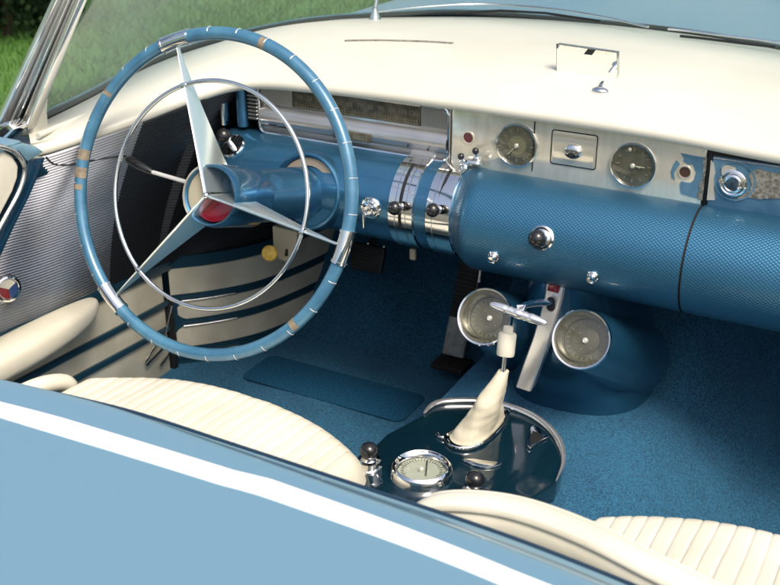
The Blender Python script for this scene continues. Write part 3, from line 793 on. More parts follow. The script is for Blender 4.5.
# parking-brake release: beige bracket and amber knob under the column
kb = H(270,253,'y',1.30)
br = empty('release_handle', kb, 'amber round knob with beige bracket hanging below the steering column', 'handle')
P = [H(x,y,'y',1.325) for x, y in ((272,226),(297,232),(296,250),(292,259),(285,262),(278,259),(276,250),(273,246))]
obj('bracket', prism(P, Y*.010, .002), 'beige', br)
obj('bracket_slot', prism([H(x,y,'y',1.3245) for x, y in ((286,249),(288,249),(288,256),(285,256))], -Y*.001), 'dark', br)
obj('knob', lathe([(.006,-.012),(.0085,-.002),(.0122,.0),(.0125,.004),(.0105,.0062),(.0005,.0068)], kb, V((.35,-.85,.25)), 32), 'yellow', br)

# cream tab and thin rod below the dash
obj('hanging_tab', box(H(413,254,'y',1.36), (.010,.006,.018), .002), 'beige', dash)
obj('release_rod', tube([H(481,262,'y',1.33), H(479,282,'y',1.33)], .0016, 8), 'white_metal', dash)

# ================================================================== STEERING WHEEL
sw = empty('steering_wheel', WC, 'large blue steering wheel with three chrome spokes and chrome horn ring', 'steering wheel')
RM = .2132; RT_ = .0088
rim = obj('rim', tube([W(a, RM) for a in range(0,360,3)], RT_, 18, True, hint=WN), 'rim_blue', sw)
def arc(a0, a1, r_, tr, n=8, h=0., seg=16): return tube([W(a0+(a1-a0)*k/n, r_, h) for k in range(n+1)], tr, seg, hint=WN)
for a in (113,-128.5,-8.5):
    cl = obj('rim_clip', join(arc(a-5.6,a+5.6,RM,RT_+.0014,8,seg=20), arc(a-5.9,a-5.1,RM,RT_+.0022,2,seg=20), arc(a+5.1,a+5.9,RM,RT_+.0022,2,seg=20)), 'chrome', sw)
ang = [a for a in [113+11.9*k for k in range(1,31)]]
for a in ang:
    a = (a+180) % 360-180
    if min(abs((a-q+180)%360-180) for q in (113,-128.5,-8.5)) < 8: continue
    # short bright inlay on the side of the rim that faces the driver
    P = []
    for k in range(7):
        b1 = rad(-10+90*k/6); P.append(W(a, RM + (RT_+.0002)*math.cos(b1)*1.0, (RT_+.0000)*math.sin(b1)))
    obj('grip_inlay', tube(P, .00055, 6, hint=WU), 'white_metal', rim)
for a0, a1 in ((171.5,175.5),(178.5,182.5),(185,187),(74,76.5),(-43,-40.5),(147,148.6)):
    b_ = arc(a0, a1, RM, RT_+.0003, 5, seg=20)
    bmesh.ops.delete(b_, geom=[v for v in b_.verts if (v.co-WC).dot(WN) < (.003 if a1-a0 < 3 else -.002)], context='VERTS')
    obj('worn_patch', b_, 'tan_wear', rim, label='tan patch where the blue has worn away')
obj('horn_ring', tube([W(a, .1515, .001) for a in range(0,360,3)], .0030, 12, True, hint=WN), 'chrome', sw)
for a in (113,-128.5,-8.5):
    rings = []
    u_ = WU*math.cos(rad(a))+WV*math.sin(rad(a)); t_ = WN.cross(u_)
    for k in range(25):
        r_ = .004 + (.2045-.004)*k/24; q = k/24
        dep = .0035 + .072*max(0,(1-q))**1.15; fw = .0022+.0006*(1-q); bw = .0034 + .012*(1-q)**1.2
        h0 = .006*(1-q)+.0008
        c0 = WC + u_*r_
        rings.append([c0+WN*h0-t_*fw*.5, c0+WN*(h0+.0012), c0+WN*h0+t_*fw*.5, c0+WN*(h0-.004)+t_*fw, c0+WN*(h0-dep)+t_*bw*.5, c0+WN*(h0-dep)-t_*bw*.5, c0+WN*(h0-.004)-t_*fw])
    b_ = bmesh.new(); loft(b_, rings); fin(b_)
    s_ = obj('spoke', b_, 'spoke', sw, smooth=40)
    obj('ring_clamp', box(WC+u_*.1515+WN*.001, (.006,.009,.0085), .0012, (u_, t_, WN)), 'chrome', s_)
hub = obj('hub', lathe([(.0405,-.106),(.0425,-.100),(.0430,-.02),(.0418,-.006),(.0400,-.0035),(.0380,-.006),(.0365,-.03),(.0355,-.052)], WC, WN, 64, cap=False), 'dash_blue', sw)
b_ = bmesh.new(); rings = []
for k in range(25):
    a = 116 + 112*k/24
    rings.append([W(a,.0395,-.0015), W(a,.0432,-.004), W(a,.0445,-.012), W(a,.0445,-.060), W(a,.0435,-.062), W(a,.0425,-.012), W(a,.040,-.006)])
loft(b_, rings); fin(b_); obj('hub_cover', b_, 'champagne', hub)
P = [W(116+112*k/12, .0385, -.010) for k in range(13)] + [W(172,.004,-.010)]
obj('hub_face', prism(P, -WN*.006, .001), 'beige', hub)
obj('hub_recess', lathe([(.0365,-.054),(.0365,-.0545),(.0005,-.056)], WC, WN, 40), 'deep_blue', hub)
# red emblem filling the lower recess between two spokes
P = [W(-123+ (109)*k/14, .0352, -.014) for k in range(15)] + [W(-68,.006,-.014)]
obj('horn_emblem', prism(P, -WN*.01, .001), 'red', hub, label='red enamel emblem segment')
obj('centre_cap', ball(W(0,0,.004), .0048, 16), 'chrome', sw)

# ================================================================== DRIVER'S DOOR
door = empty('drivers_door', (-.75,.95,.36), 'door with ribbed gunmetal upper panel and cream armrest beside steering wheel', 'car door')
TC = [(-.760,.60,.80),(-.755,.80,.83),(-.735,1.00,.868),(-.702,1.045,.882),(-.679,1.077,.886),(-.638,1.136,.901),(-.598,1.203,.917),(-.564,1.280,.932),(-.545,1.345,.940),(-.56,1.48,.940),(-.56,1.70,.94)]
BC3 = [(-.752,.60,.635),(-.752,.80,.628),(-.751,.96,.622),(-.750,1.02,.618),(-.750,1.08,.611),(-.750,1.16,.604),(-.750,1.25,.598),(-.750,1.34,.592),(-.745,1.40,.588),(-.69,1.50,.585),(-.61,1.72,.585)]
tcv, bcv = cat_(TC, 6), cat_(BC3, 6)
def wallpt(i, v):
    a, c_ = bcv[i], tcv[i]; q = a.lerp(c_, v); q.x -= .018*math.sin(PI*v)*(1 if a.y < 1.36 else .4); return q
isplit = min(range(len(bcv)), key=lambda i: abs(tcv[i].y-1.195))
def ribwall(i0, i1, v0=0., v1=1., n=60):
    bm = bmesh.new(); rings = []
    for i in range(i0, i1+1):
        row = []
        for k in range(n):
            for dv, d in ((0,.0),(.14,.0026),(.32,.0026),(.96,.0)):
                v = v0+(v1-v0)*(k+dv)/n; q = wallpt(i, v); row.append(q + V((d,-d*.2,0)))
        rings.append(row)
    loft(bm, rings, closed=False); return fin(bm)
up = obj('ribbed_panel', ribwall(0, isplit), 'rib', door, smooth=20)
cowl = empty('cowl_side', (-.68,1.5,.36), 'ribbed dark cowl side and cream kick panel ahead of the door', 'trim panel')
obj('ribbed_panel', ribwall(isplit, len(bcv)-1), 'rib_shaded', cowl, smooth=20)
# dark seam that crosses the ribbed panel
up_t = bvh_of(up)
sm = [onmesh(up_t,x,y,.0012)[0] for x, y in ((46,157),(52,163),(60,165),(75,164),(100,159),(125,156),(145,158),(158,166))]
obj('seam', tube(cat_(sm,4), .0012, 8), 'rubber', up)
# round badge
bp_, bn = onmesh(up_t, 6, 289, .002); bn = V((.94,-.3,.1)).normalized()
bg = obj('round_badge', lathe([(.0215,-.004),(.0215,.003),(.0195,.0065),(.0165,.0075),(.0150,.006),(.0005,.0060)], bp_, bn, 44), 'chrome', door, label='round chrome badge with red, white and blue enamel')
bu, bv, bn = frame(bn)
def seg_(a0, a1, m_, nm):
    P = [bp_ + bn*.0062] + [bp_ + bn*.0062 + (bu*math.cos(rad(a0+(a1-a0)*k/8)) + bv*math.sin(rad(a0+(a1-a0)*k/8)))*.0142 for k in range(9)]
    obj(nm, prism(P, bn*.0008), m_, bg, smooth=None)
seg_(30,150,'ivory','white_enamel'); seg_(152,268,'red','red_enamel'); seg_(272,388,'navy','blue_enamel')
# lower door
obj('door_sill', box((-.832,.86,.838), (.17,.62,.05), .014, seg=3), 'paint', door)
obj('corner_filler', box((-.748,1.09,.868), (.12,.10,.03), .006), 'trim_blue', door)
dp = obj('lower_panel', box((-.765,.90,.475), (.03,.94,.235), .004), 'panel_cream', door)
def xplane_strip(pts, x, th, nm, m_, par, bev=.0015):
    return obj(nm, prism([V((x,y,z)) for y, z in pts], X*th, bev), m_, par)
def dstrip(y0, z0, y1, z1, w, nm='trim_strip', m_='trim_blue'):
    return xplane_strip([(y0,z0-w/2),(y1,z1-w/2*.8),(y1,z1+w/2*.8),(y0,z0+w/2)], -.7505, .006, nm, m_, door, .002)
dstrip(.45,.549,1.375,.519,.014); dstrip(.45,.513,1.375,.470,.014); dstrip(.45,.645,1.39,.588,.024)
dstrip(.45,.400,1.30,.392,.02)
# front edge of the door: dark jamb and bright striker pieces
obj('jamb', box((-.758,1.378,.445), (.03,.012,.15), .002), 'rubber', door)
for a, c_ in (((161,336),(145,362)),((164,347),(146,366)),((170,352),(160,366))):
    pa, pb = H(*a,'x',-.744), H(*c_,'x',-.744); obj('striker_blade', tube([pa,pb], .0022, 8), 'chrome', door)
pa, pb = H(172,306,'x',-.742), H(166,334,'x',-.742); obj('jamb_edge', tube([pa,pb], .0016, 8), 'chrome_soft', door)
# armrest: long cushion with a rounded nose
b_ = bmesh.new(); rings = []
for i in range(40):
    t = i/39; y = .45+(1.190-.45)*math.sin(t*PI/2)**.9 if True else 0
    nose = math.sqrt(max(0,1-((y-.99)/.201)**2)) if y > .99 else 1
    hw = .055*max(.02,nose)**.9; hh = .0245*max(.02,nose)**.8
    cz = .602 - .010*(y-1.0)
    row = []
    for k in range(28):
        a = 2*PI*k/28; ca, sa = math.cos(a), math.sin(a)
        row.append(V((-.745+hw*.55+hw*.60*math.copysign(abs(ca)**.65,ca), y, cz+hh*math.copysign(abs(sa)**.7,sa))))
    rings.append(row)
loft(b_, rings); fin(b_); obj('armrest', b_, 'cream', door, smooth=60)
# top corner of the door: cream pad edged in chrome, blue return flange
def XP(px, py, x=-.735): return H(px, py, 'x', x)
P = [XP(*q,-.668) for q in ((46,157),(40,173),(30,196),(14,228),(4,250),(-20,300),(-34,300),(-12,245),(2,224),(12,206),(24,178),(28,160))]
obj('flange', prism(P, -X*.060, .002), 'deep_blue', door)
P = [XP(*q,-.660) for q in ((28,162),(45,152),(36,146),(23,143),(12,144),(8,149),(20,152))]
obj('flange_top', prism(P, -X*.060, .003), 'paint', door)
P = [XP(*q,-.664) for q in ((-20,142),(4,150),(14,156),(20,166),(19,178),(14,192),(2,215),(-14,245),(-40,245))]
obj('top_cushion', prism(P, -X*.070, .006, 3), 'cream', door)
P = [XP(*q,-.6605) for q in ((-16,143),(6,148),(17,154),(24,165),(24,177),(18,194),(5,218),(-12,250))]
obj('chrome_bead', tube(cat_(P,6), .0034, 10), 'chrome_soft', door)
P = [XP(*q,-.660) for q in ((-12,152),(0,146),(8,143),(20,140),(24,143),(10,148),(-2,156))]
obj('chrome_corner', prism(P, -X*.06, .003), 'paint', door)

# kick panel, curved inward, cream fields in a dark frame
KP = cat_([(-.752,1.388,0),(-.700,1.442,0),(-.655,1.510,0),(-.630,1.59,0),(-.612,1.70,0),(-.60,1.90,0)], 10)
def kick(z0, z1, i0, i1, off, nm, m_, bev=0., zf=None):
    b_ = bmesh.new(); rings = []
    idx = range(i0, i1+1)
    for i in idx:
        p = KP[i]; a = KP[max(i-1,0)]; c_ = KP[min(i+1,len(KP)-1)]; t = (c_-a).normalized(); n = V((t.y,-t.x,0))
        e = min(1, (i-i0)/1.5) if bev else 1
        za, zb = z0+(1-e)*bev, z1-(1-e)*bev
        q = p + n*off; q0 = p - n*.004
        rings.append([V((q0.x,q0.y,za)), V((q.x,q.y,za)), V((q.x+n.x*.001,q.y+n.y*.001,(za+zb)/2)), V((q.x,q.y,zb)), V((q0.x,q0.y,zb))])
    loft(b_, rings); fin(b_); return obj(nm, b_, m_, cowl, smooth=30)
last = len(KP)-1
kick(.35,.60,0,last,.001,'kick_panel','trim_blue')
kick(.529,.578,0,last,.004,'cream_field','panel_cream')
kick(.479,.512,2,last,.004,'cream_field','panel_cream',.010)
kick(.423,.462,1,last,.004,'cream_field','panel_cream',.010)
kick(.398,.412,1,last,.004,'lower_frame','trim_blue')
for z, w in ((.5165,.0012),(.4665,.0012),(.408,.0012)):
    obj('bright_edge', tube([V((p.x+.006,p.y-.004,z)) for p in KP[3:16]], w, 6), 'chrome_soft', cowl)

# ================================================================== PEDALS
bp0 = H(368,258,'y',1.58)
pb_ = empty('brake_pedal', bp0, 'square black rubber brake pedal hanging under the dash', 'pedal')
tz = V((0,.35,.94)).normalized(); tn = V((0,-.94,.35))
pbp = obj('pad', box(bp0, (.068,.050,.012), .006, (X,tz,tn)), 'rubber', pb_)
b_ = join(*[box(bp0+tn*.0065+tz*(-.018+.006*k), (.056,.0028,.002), .0005, (X,tz,tn), seg=1) for k in range(7)]); obj('tread', b_, 'rubber', pbp)
obj('arm', tube([bp0+tz*.02-tn*.006, bp0+tz*.10-tn*.03, bp0+V((0,.10,.16))], .007, 8), 'under', pb_)
for q in (.030,-.002): obj('edge_stud', ball(bp0+tz*.026+X*q+tn*.004,.003,10), 'chrome', pb_)
ga = H(453,356,'y',1.575); gt_ = V((.012,.10,.30)).normalized(); gn = X.cross(gt_).normalized(); gx = gt_.cross(gn).normalized()
if gn.y > 0: gn = -gn
gx = X
gp_ = empty('accelerator_pedal', ga, 'long aluminium accelerator pedal with ribbed black rubber tread', 'pedal')
pl = obj('plate', box(ga+gt_*.15, (.042,.30,.008), .003, (gx,gt_,gn)), 'aluminium', gp_)
tr = obj('tread', box(ga+gt_*.185+gn*.006, (.038,.23,.006), .002, (gx,gt_,gn)), 'rubber', gp_)
b_ = join(*[box(ga+gt_*(.078+.0075*k)+gn*.010, (.034,.0034,.003), .0006, (gx,gt_,gn), seg=1) for k in range(29)]); obj('tread_rib', b_, 'rubber', tr)
obj('heel_bracket', join(box(ga+V((0,-.004,-.014)), (.062,.05,.012), .004), ball(ga+V((0,-.02,-.006)),.004,12)), 'under', gp_)

# ================================================================== SEATS
def seat(xc, lab, cat, yf=1.062, wedge=0.):
    s_ = empty('bucket_seat', (xc,.8,.42), lab, cat, 'pleated cream front seats')
    b_ = bmesh.new(); NX, NY = 300, 80; hw = .230; y0 = .52; rows = []
    # cushion: height field over a superellipse plan
    for i in range(NX+1):
        u = -1+2*i/NX; row = []
        ym = yf - .070*abs(u)**2.6 - .0
        for j in range(NY+1):
            v = j/NY
            # v 0 -> back, .75 -> start of the roll, 1 -> bottom of the front face
            if v < .72: y = y0+(ym-.035-y0)*(v/.72); dz = 0; 
            elif v < .9:
                a = rad(90*(v-.72)/.18); y = ym-.035+.035*math.sin(a); dz = -.040*(1-math.cos(a))
            else: y = ym-.004*((v-.9)/.1); dz = -.040-.10*(v-.9)/.1
            x = xc + u*hw
            e = max(0, abs(u)-.90)/.10
            zc = .602 + wedge + .010*(1-u*u) - .05*(1-math.sqrt(max(0,1-e*e))) + .012*math.sin(PI*min(1,max(0,(y-.6)/.45)))
            xw = (x-xc) + .0016*math.sin(37*x+11*y) + .0012*math.sin(83*x-5*y)
            ph = xw/.0178; d = abs(ph-round(ph))*.0178
            dz += .0030*mnoise.noise(V((x*9,y*7,xc))) + .0011*mnoise.noise(V((x*34,y*22,3+xc)))
            g = -.0017*math.exp(-(d/.0010)**2) + .0006*(1-(1-min(1,d/.0089))**2.2)
            if abs(u) > .93: g = 0
            row.append(V((x + 0, y, zc+dz+g)))
        rows.append(row)
    loft(b_, rows, closed=False); fin(b_)
    obj('cushion', b_, 'cream', s_, smooth=80)
    bb = bmesh.new(); box((xc,.78,.47), (.46,.50,.12), .03, bm=bb, seg=4); obj('cushion_base', bb, 'cream', s_)
    return s_
sd = seat(-.346, 'pleated cream driver seat cushion beside the left door, behind the steering wheel', 'car seat')
b_ = bmesh.new(); rings = []
pts = cat_([(-.605,.50,.60),(-.605,.75,.612),(-.603,.90,.612),(-.598,.965,.598),(-.594,.985,.575)], 6)
b_ = tube(pts, .012, 16, taper=lambda t: 1 if t < .8 else max(.25, math.sqrt(1-((t-.8)/.2)**2))); obj('side_bolster', b_, 'cream', sd)
ps = seat(.383, 'pleated cream passenger seat at right whose curved seatback tops the deck edge', 'car seat', 1.072, .012)
# passenger seatback, curved slab whose rolled top shows above the deck edge
def sback(par, top, zoff, pts):
    P = cat_(pts, 8); rings = []
    for i, p in enumerate(P):
        e = min(i, len(P)-1-i)/5.; e = min(1, e); th = .017*(.35+.65*math.sqrt(e*(2-e))); row = []
        z = p.z+zoff
        for k in range(15):
            a = rad(180*k/14); row.append(V((p.x, p.y+th*math.cos(a), z-.017+th*math.sin(a))))
        row = [V((p.x,p.y+th*1.3,.60))] + row + [V((p.x,p.y-th*1.1,.60))]
        rings.append(row)
    b_ = bmesh.new(); loft(b_, rings); fin(b_); o = obj('backrest', b_, 'cream', par, smooth=60)
    rr = [V((p.x, p.y+.012*0-.014, p.z+zoff-.004)) for p in P[6:-6]]
    obj('piping', tube(rr, .0022, 8), 'panel_cream', o)
    rr = [V((p.x, p.y+.010, p.z+zoff-.0035)) for p in P[6:-6]]
    obj('piping', tube(rr, .0014, 8), 'cream', o)
    return o
sback(ps, .9, .0, [(.135,.602,.862),(.155,.610,.876),(.187,.616,.884),(.225,.618,.888),(.275,.612,.889),(.33,.600,.887),(.40,.588,.883),(.50,.578,.877),(.60,.57,.87),(.64,.565,.85)])
sback(sd, .8, -.10, [(-.60,.602,.872),(-.58,.610,.888),(-.50,.616,.897),(-.40,.620,.902),(-.30,.618,.904),(-.22,.608,.902),(-.15,.600,.89)])

# ================================================================== CENTRE HOUSING WITH TWO ROUND PODS
hs = empty('instrument_pod_housing', (0,1.42,.545), 'dark blue housing under dash centre with two round chrome ringed pods', 'console')
b_ = bmesh.new(); rings = []
for z, hw, hd, yc, xc_ in ((.80,.060,.13,1.425,0),(.76,.060,.13,1.425,0),(.72,.064,.13,1.426,0),(.68,.072,.13,1.428,.003),(.64,.080,.13,1.431,.007),(.60,.088,.132,1.437,.011),(.582,.092,.134,1.441,.012),(.570,.097,.137,1.446,.013),(.563,.101,.139,1.450,.013),(.556,.1025,.140,1.452,.013),(.538,.1035,.141,1.453,.013)):
    row = []
    for k in range(56):
        a = 2*PI*k/56; ca, sa = math.cos(a), math.sin(a)
        row.append(V((xc_+hw*math.copysign(abs(ca)**.75,ca), yc+hd*math.copysign(abs(sa)**.6,sa), z)))
    rings.append(row)
loft(b_, rings); fin(b_); hb = obj('housing_body', b_, 'pod_blue', hs, smooth=60)
pn = V((.0,-.88,.475)).normalized()
for px, py in ((582,339.5),(485.5,317)):
    c = H(px, py, 'y', 1.235)
    R_ = .0390
    back = c + V((0.015 if px > 500 else -.02,.18,-.105))
    # barrel
    ax = (c-back); L = ax.length; rings = []
    b_ = bmesh.new(); N = 14
    for i in range(N+1):
        t = i/N; p = c.lerp(back, t); nrm = pn.lerp(ax.normalized(), min(1,t*2.2)).normalized()
        u_, v_, n_ = frame(nrm); rr = R_*.95 + .022*t**.8
        rings.append([p + (u_*math.cos(2*PI*k/56)+v_*math.sin(2*PI*k/56))*rr for k in range(56)])
    loft(b_, rings, True, False, True); fin(b_)
    pod = obj('pod', b_, 'pod_blue', hs, smooth=60)
    obj('bezel', lathe([(R_*.94,-.006),(R_*1.0,-.002),(R_*1.02,.003),(R_*.985,.0056),(R_*.93,.0050),(R_*.895,.001),(R_*.895,-.002)], c, pn, 64, cap=False), 'chrome', pod)
    obj('inner_wall', lathe([(R_*.896,.0005),(R_*.84,-.010),(R_*.78,-.013),(R_*.765,-.0145),(R_*.745,-.022)], c, pn, 64, cap=False), 'chrome', pod)
    obj('dial', lathe([(R_*.76,-.0225),(R_*.74,-.0205),(R_*.70,-.0200),(.0005,-.0200)], c, pn, 48), 'dial_grey', pod)
    obj('inner_disc', lathe([(R_*.46,-.0200),(R_*.46,-.0188),(R_*.43,-.0182),(.0005,-.0180)], c, pn, 40), 'dial_in', pod)
    u_, v_, n_ = frame(pn)
    for k in range(6): obj('screw_dot', ball(c+(u_*math.cos(2*PI*k/6+.3)+v_*math.sin(2*PI*k/6+.3))*R_*.32+pn*-.0180, .0009, 8), 'faint', pod)
    b_ = join(*[box(c+(u_*math.cos(2*PI*k/24)+v_*math.sin(2*PI*k/24))*R_*.62+pn*-.0198, (.003 if k%2 else .0045,.0006,.0004), 0, ((u_*math.cos(2*PI*k/24)+v_*math.sin(2*PI*k/24)), (v_*math.cos(2*PI*k/24)-u_*math.sin(2*PI*k/24)), pn)) for k in range(24)]); obj('dial_marks', b_, 'faint', pod)
    obj('hub_cap', ball(c+pn*-.0165, .0040, 18), 'white_metal', pod)
    obj('lens', lathe([(R_*.90,.000),(R_*.5,.0022),(.0005,.003)], c, pn, 40, cap=False), 'lens', pod)
# bright strip on the housing face
hb_t = bvh_of(hb)
def HF(px, py, lift=.002):
    return onmesh(hb_t, px, py, lift)[0]
rows = []
for (lx,ly),(rx,ry) in (((546.5,281),(566,285)),((545,295),(562.5,299)),((540,315),(556.5,319)),((533,338),(549,342)),((525,360),(541,364)),((519,377),(535,380)),((516,386),(531,391))):
    q_ = (ly-281)/105; rows.append((H(lx,ly,'y',1.296-.030*q_), H(rx,ry,'y',1.296-.030*q_)))
b_ = bmesh.new(); rings = []
for a, c_ in rows:
    rings.append([a+Y*.016, a, a.lerp(c_,.08)-Y*.0025, a.lerp(c_,.92)-Y*.0025, c_, c_+Y*.016])
loft(b_, rings); fin(b_); st = obj('chrome_strip', b_, 'chrome', hs, smooth=35)
M['white_chrome'] = mat('bright_satin_chrome', (.88,.88,.87), .7, .16); st.data.materials[0] = M['white_chrome']
P = [H(x,y,'y',1.2915) for x, y in ((549,283),(560.5,285.5),(558.5,293),(547.5,290))]; obj('red_lens', prism(P, -Y*.0018, .0003), 'maroon_bright', st)
sc_ = H(551,304,'y',1.285); obj('handle_slot', prism(rrect(sc_, X, (Z*.98+Y*.0), .0115, .021, .0055), -Y*.0008), 'dark', st)
for x, y in ((526,375),(545,330)): obj('fixing_screw', ball(H(x,y,'y',1.285), .0017, 10), 'dark', st)

# parking brake T handle
hA, hB = H(489,303.5,'y',1.175), H(548,324,'y',1.175)
th = empty('pull_handle', H(551,304,'y',1.285), 'tapered chrome T handle on black stem in front of the left pod', 'handle')
prof = []
L = (hB-hA).length
for k in range(25):
    t = k/24; rr = .0052*math.sqrt(max(0,1-abs(2*t-1)**3.2))*(1.0) + .0004
    for q in (.33,.42,.58,.67):
        if abs(t-q) < .022: rr *= .82
    prof.append((rr*1.15, L*t))
obj('grip', lathe(prof, hA, hB-hA, 24), 'white_satin', th, smooth=50)
mid = hA.lerp(hB, .55)
obj('stem', tube(cat_([H(551,303,'y',1.288), H(538,303,'y',1.25), H(524,306,'y',1.20), mid], 5), .0048, 12), 'deep_blue', th)
obj('collar', tube([hA.lerp(hB,.52)+V((-.006,.006,.006)), hA.lerp(hB,.52)+V((.002,.010,.007)), mid], .0036, 12), 'chrome', th)

# ================================================================== CONSOLE PLATE + SHIFTER
ZT = .572
cp = empty('centre_console', (-.04,.95,.545), 'glossy dark blue console plate with chrome trim between the seats', 'console')
fr = [H(x,y,'z',ZT) for x, y in ((424,414),(432,406),(445,402),(470,401),(492,402.5),(512,408),(530,415),(545,425),(556,437),(562,450),(563,464),(556,482))]
fs = cat_(fr, 5)
poly = fs + [V((.052,.98,ZT)), V((.045,.66,ZT)), V((-.150,.66,ZT)), V((-.152,.95,ZT)), V((-.152,1.10,ZT))]
plate = obj('plate', prism(poly, -Z*.030, .003), 'plate_blue', cp, smooth=40)
b_ = tube([p+Z*.0015 for p in fs], .0052, 12, flat=.7, taper=lambda t: min(1, .35+t*5, .15+(1-t)*3.5)); obj('chrome_trim', b_, 'white_satin', cp)
obj('console_side', box((-.05,.90,.505), (.20,.50,.07), .004), 'deep_blue', cp)
tp = [H(x,y,'z',ZT+.001) for x, y in ((532,427),(540,429),(549,437),(541,442),(531,449),(527,446),(528,436))]
obj('chrome_clip', prism(cat_(tp,3,True), Z*.003, .001), 'chrome', cp)
tp2 = [H(x,y,'z',ZT+.0045) for x, y in ((533,431),(540,434),(543,438),(537,441),(531,445),(530,438))]
obj('clip_recess', prism(tp2, Z*.0006), 'dark', cp)
lens_c = H(482.5,463,'z',ZT)
L_ = [H(x,y,'z',ZT+.0005) for x, y in ((462,461),(472,460),(483,461.5),(495,463),(502,465),(494,468),(484,468.5),(474,466.5))]
obj('lens_badge', prism(cat_(L_,3,True), Z*.0025, .0008), 'chrome', cp)
# console gauge
gc = H(421.5,474,'z',ZT)
cg = obj('console_gauge', lathe([(.0400,-.004),(.0400,.004),(.0385,.009),(.0365,.0125),(.0340,.0140),(.0310,.0115),(.0285,.007),(.0280,.004)], gc, Z, 64, cap=False), 'chrome', cp)
obj('dial', lathe([(.0285,.002),(.0285,.0045),(.0005,.0045)], gc, Z, 48), 'dial_pale', cg)
b_ = bmesh.new()
for k in range(40):
    a = 2*PI*k/40; u_ = V((math.cos(a),math.sin(a),0)); L = .004 if k % 5 else .007
    box(gc+u_*.0245+Z*.0049, (L,.0006,.0006), 0, (u_, Z.cross(u_), Z), bm=b_)
obj('dial_marks', b_, 'ink', cg)
b_ = bmesh.new()
for k in range(22):        # worn engraved characters round the far side of the rim
    a = rad(50+80*k/21); 
    if k in (5,6,14,15): continue
    u_ = V((math.cos(a),math.sin(a),0)); box(gc+u_*.0322+Z*.0133, (.0030,.0011,.0012), 0, ((u_*1.0-Z*.25).normalized(), Z.cross(u_), Z), bm=b_)
    if k % 2: box(gc+u_*.0322+Z*.0133, (.0009,.0020,.0012), 0, (u_, Z.cross(u_), Z), bm=b_)
obj('engraved_marking', b_, 'ink', cg)
obj('needle', box(gc+V((.004,.006,.0072)), (.0016,.034,.001), .0003, (V((.9,.4,0)).normalized(), V((-.4,.9,0)).normalized(), Z)), 'ink', cg)
obj('hub_cap', ball(gc+Z*.007, .004, 16), 'white_metal', cg)
obj('lens', lathe([(.0290,.0085),(.016,.0105),(.0005,.0112)], gc, Z, 40, cap=False), 'lens', cg)
for (px, py), lay in (((369,451),3),((475,480),2)):
    c = H(px, py, 'z', ZT+.026); b0 = V((c.x,c.y,ZT))
    k = obj('selector_knob', lathe([(.0165,-.001),(.0165,.004),(.0140,.0045),(.0140,.010),(.0150,.0105),(.0150,.0135),(.0105,.0145),(.0080,.018),(.0075,.024)], b0, Z, 36), 'chrome', cp)
    obj('knob_ball', ball(c, .0118), 'black', k)
# shifter gate frame
gate = [H(x,y,'z',ZT+.003) for x, y in ((447,441),(452,446),(462,448.5),(475,447),(487,440),(497,431),(507,420),(509,413),(503,409),(494,411))]
# gear shifter
sh = empty('gear_shifter', H(480,436,'z',ZT), 'gear lever with cream knob and tapered cream leather boot on console', 'gear lever')
go = [H(x,y,'z',ZT+.003) for x, y in ((446,436),(449,444),(459,448),(472,447.5),(484,442),(495,432.5),(505,420),(508,413),(503,409),(494,410),(476,417),(460,427))]
obj('boot_frame', tube(cat_(go,5,True), .0028, 10, True), 'chrome', sh)
gl = [H(x,y,'z',ZT+.002) for x, y in ((437,434),(440,437),(447,436),(470,422),(484,411))]
obj('gate_rail', tube(cat_(gl,4), .0026, 10), 'chrome', sh)
inner = [p.copy() for p in cat_(go,5,True)]; cc = sum(inner, V())/len(inner)
base_r = [cc + (p-cc)*.88 + Z*.001 for p in inner]
Bt = H(503.5,371,'y',cc.y+.018); Tt = H(506.5,344,'y',cc.y+.028)
ax = (Tt-Bt).normalized(); rings = []
nb = len(base_r)
for i in range(41):
    t = i/40; c_ = cc.lerp(Bt, t) + V((0,-.004,0))*math.sin(PI*t); row = []
    rtop = .0072
    u_, v_, n_ = frame(ax, Y)
    for k, p in enumerate(base_r):
        d = p-cc; d.z = 0; 
        dirv = d.normalized()
        r0 = d.length*(1-t)**1.0*.96 if t > 0 else d.length
        rr = max(r0, 0) + rtop*min(1, t*1.6)*(1 - .0) * (t>0)
        rr = min(rr, d.length) if t < .3 else rr
        an_ = math.atan2(d.y,d.x); fold = 1 + (.10*math.sin(2*an_+7.0*t)+.05*(1-abs(math.sin(2.5*an_+3*t)))+.022*math.sin(22*t+3*an_)+.012*math.sin(41*t-2*an_))*math.sin(PI*min(1,t*1.05))
        row.append(c_ + dirv*rr*fold)
    rings.append(row)
b_ = bmesh.new(); loft(b_, rings); fin(b_); obj('boot', b_, 'boot_leather', sh, smooth=70)
obj('shaft', tube([Bt-ax*.004, Tt], .0034, 12), 'chrome', sh)
obj('shift_knob', lathe([(.0060,-.016),(.0112,-.0155),(.0120,-.013),(.0118,.013),(.0105,.0150),(.0068,.0155),(.0066,.0225),(.0052,.0240),(.0005,.0242)], Tt, ax, 32), 'cream', sh, smooth=45)

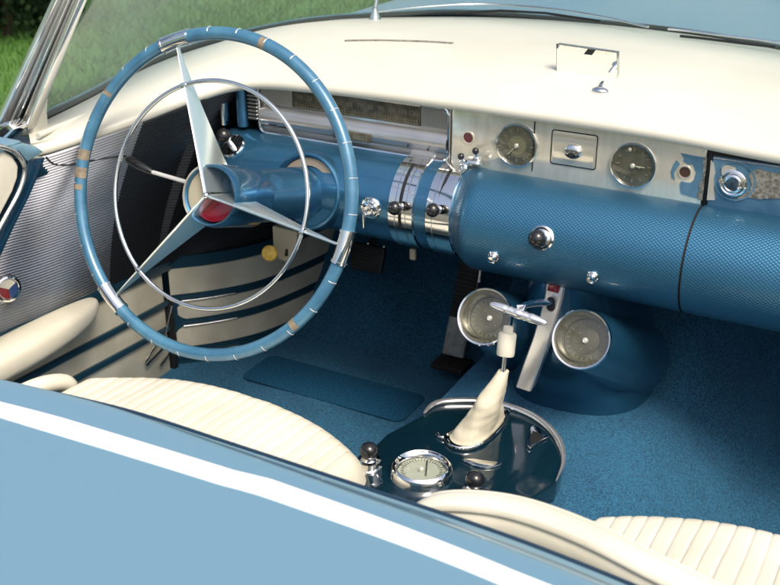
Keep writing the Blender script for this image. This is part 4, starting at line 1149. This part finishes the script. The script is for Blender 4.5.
# ================================================================== REAR VIEW MIRROR ON THE PAD
YM = 1.436
mc = [H(556.5,44,'y',YM-.010),H(617,52.5,'y',YM-.010),H(617,85,'y',YM),H(556.5,78,'y',YM)]
mr = empty('rear_view_mirror', H(600,88,'z',1.0), 'rectangular frameless mirror standing on the cream dash pad', 'mirror')
obj('back_shell', prism([p+Y*.0012 for p in mc], Y*.010, .001), 'chrome_soft', mr)
obj('mirror_glass', prism(mc, Y*.0010), 'mirror', mr, smooth=None)
b_ = tube(mc, .0007, 6, True); obj('edge', b_, 'dial_in', mr)
P = [H(x,y,'y',YM-.0105) for x, y in ((587,50),(595,51),(592,55),(584,54))]; obj('clip', prism(P, -Y*.0012), 'rubber', mr)
P = [H(x,y,'y',YM-.0006) for x, y in ((577,79),(596,83),(596,81),(577,77.5))]; obj('lower_clip', prism(P, -Y*.0012), 'dial_in', mr)
ft, fn_ = onmesh(pad_t, 600, 91)
obj('foot', join(ball(ft, .0120, 20, sc=(1,.7,.45)), tube([ft+Z*.003, ft+V((-.004,.016,.004)), ft+V((-.006,.030,.003))], .0045, 12)), 'chrome', mr)

# ================================================================== LIGHT
w = bpy.data.worlds.new('World'); S.world = w; w.use_nodes = True
nt = w.node_tree; bg_ = nt.nodes['Background']; sky = nt.nodes.new('ShaderNodeTexSky'); sky.sky_type = 'NISHITA'; sky.sun_disc = False
EL, AZ = rad(56), rad(128)       # azimuth clockwise from +y
sky.sun_elevation = EL; sky.sun_rotation = AZ; sky.air_density = 1.0; sky.dust_density = 6; sky.ozone_density = .6
nt.links.new(sky.outputs[0], bg_.inputs[0]); bg_.inputs[1].default_value = .15
sd_ = bpy.data.lights.new('sun', 'SUN'); so = bpy.data.objects.new('sun', sd_); C.objects.link(so)
sd_.energy = 1.9; sd_.angle = rad(20); sd_.color = (1,.93,.82)
dirv = V((math.sin(AZ)*math.cos(EL), math.cos(AZ)*math.cos(EL), math.sin(EL)))
so.rotation_euler = dirv.to_track_quat('Z','Y').to_euler(); so.location = (0,0,6)
S.view_settings.view_transform = 'Standard'; S.view_settings.look = 'None'; S.view_settings.gamma = 1
S.view_settings.exposure = .35
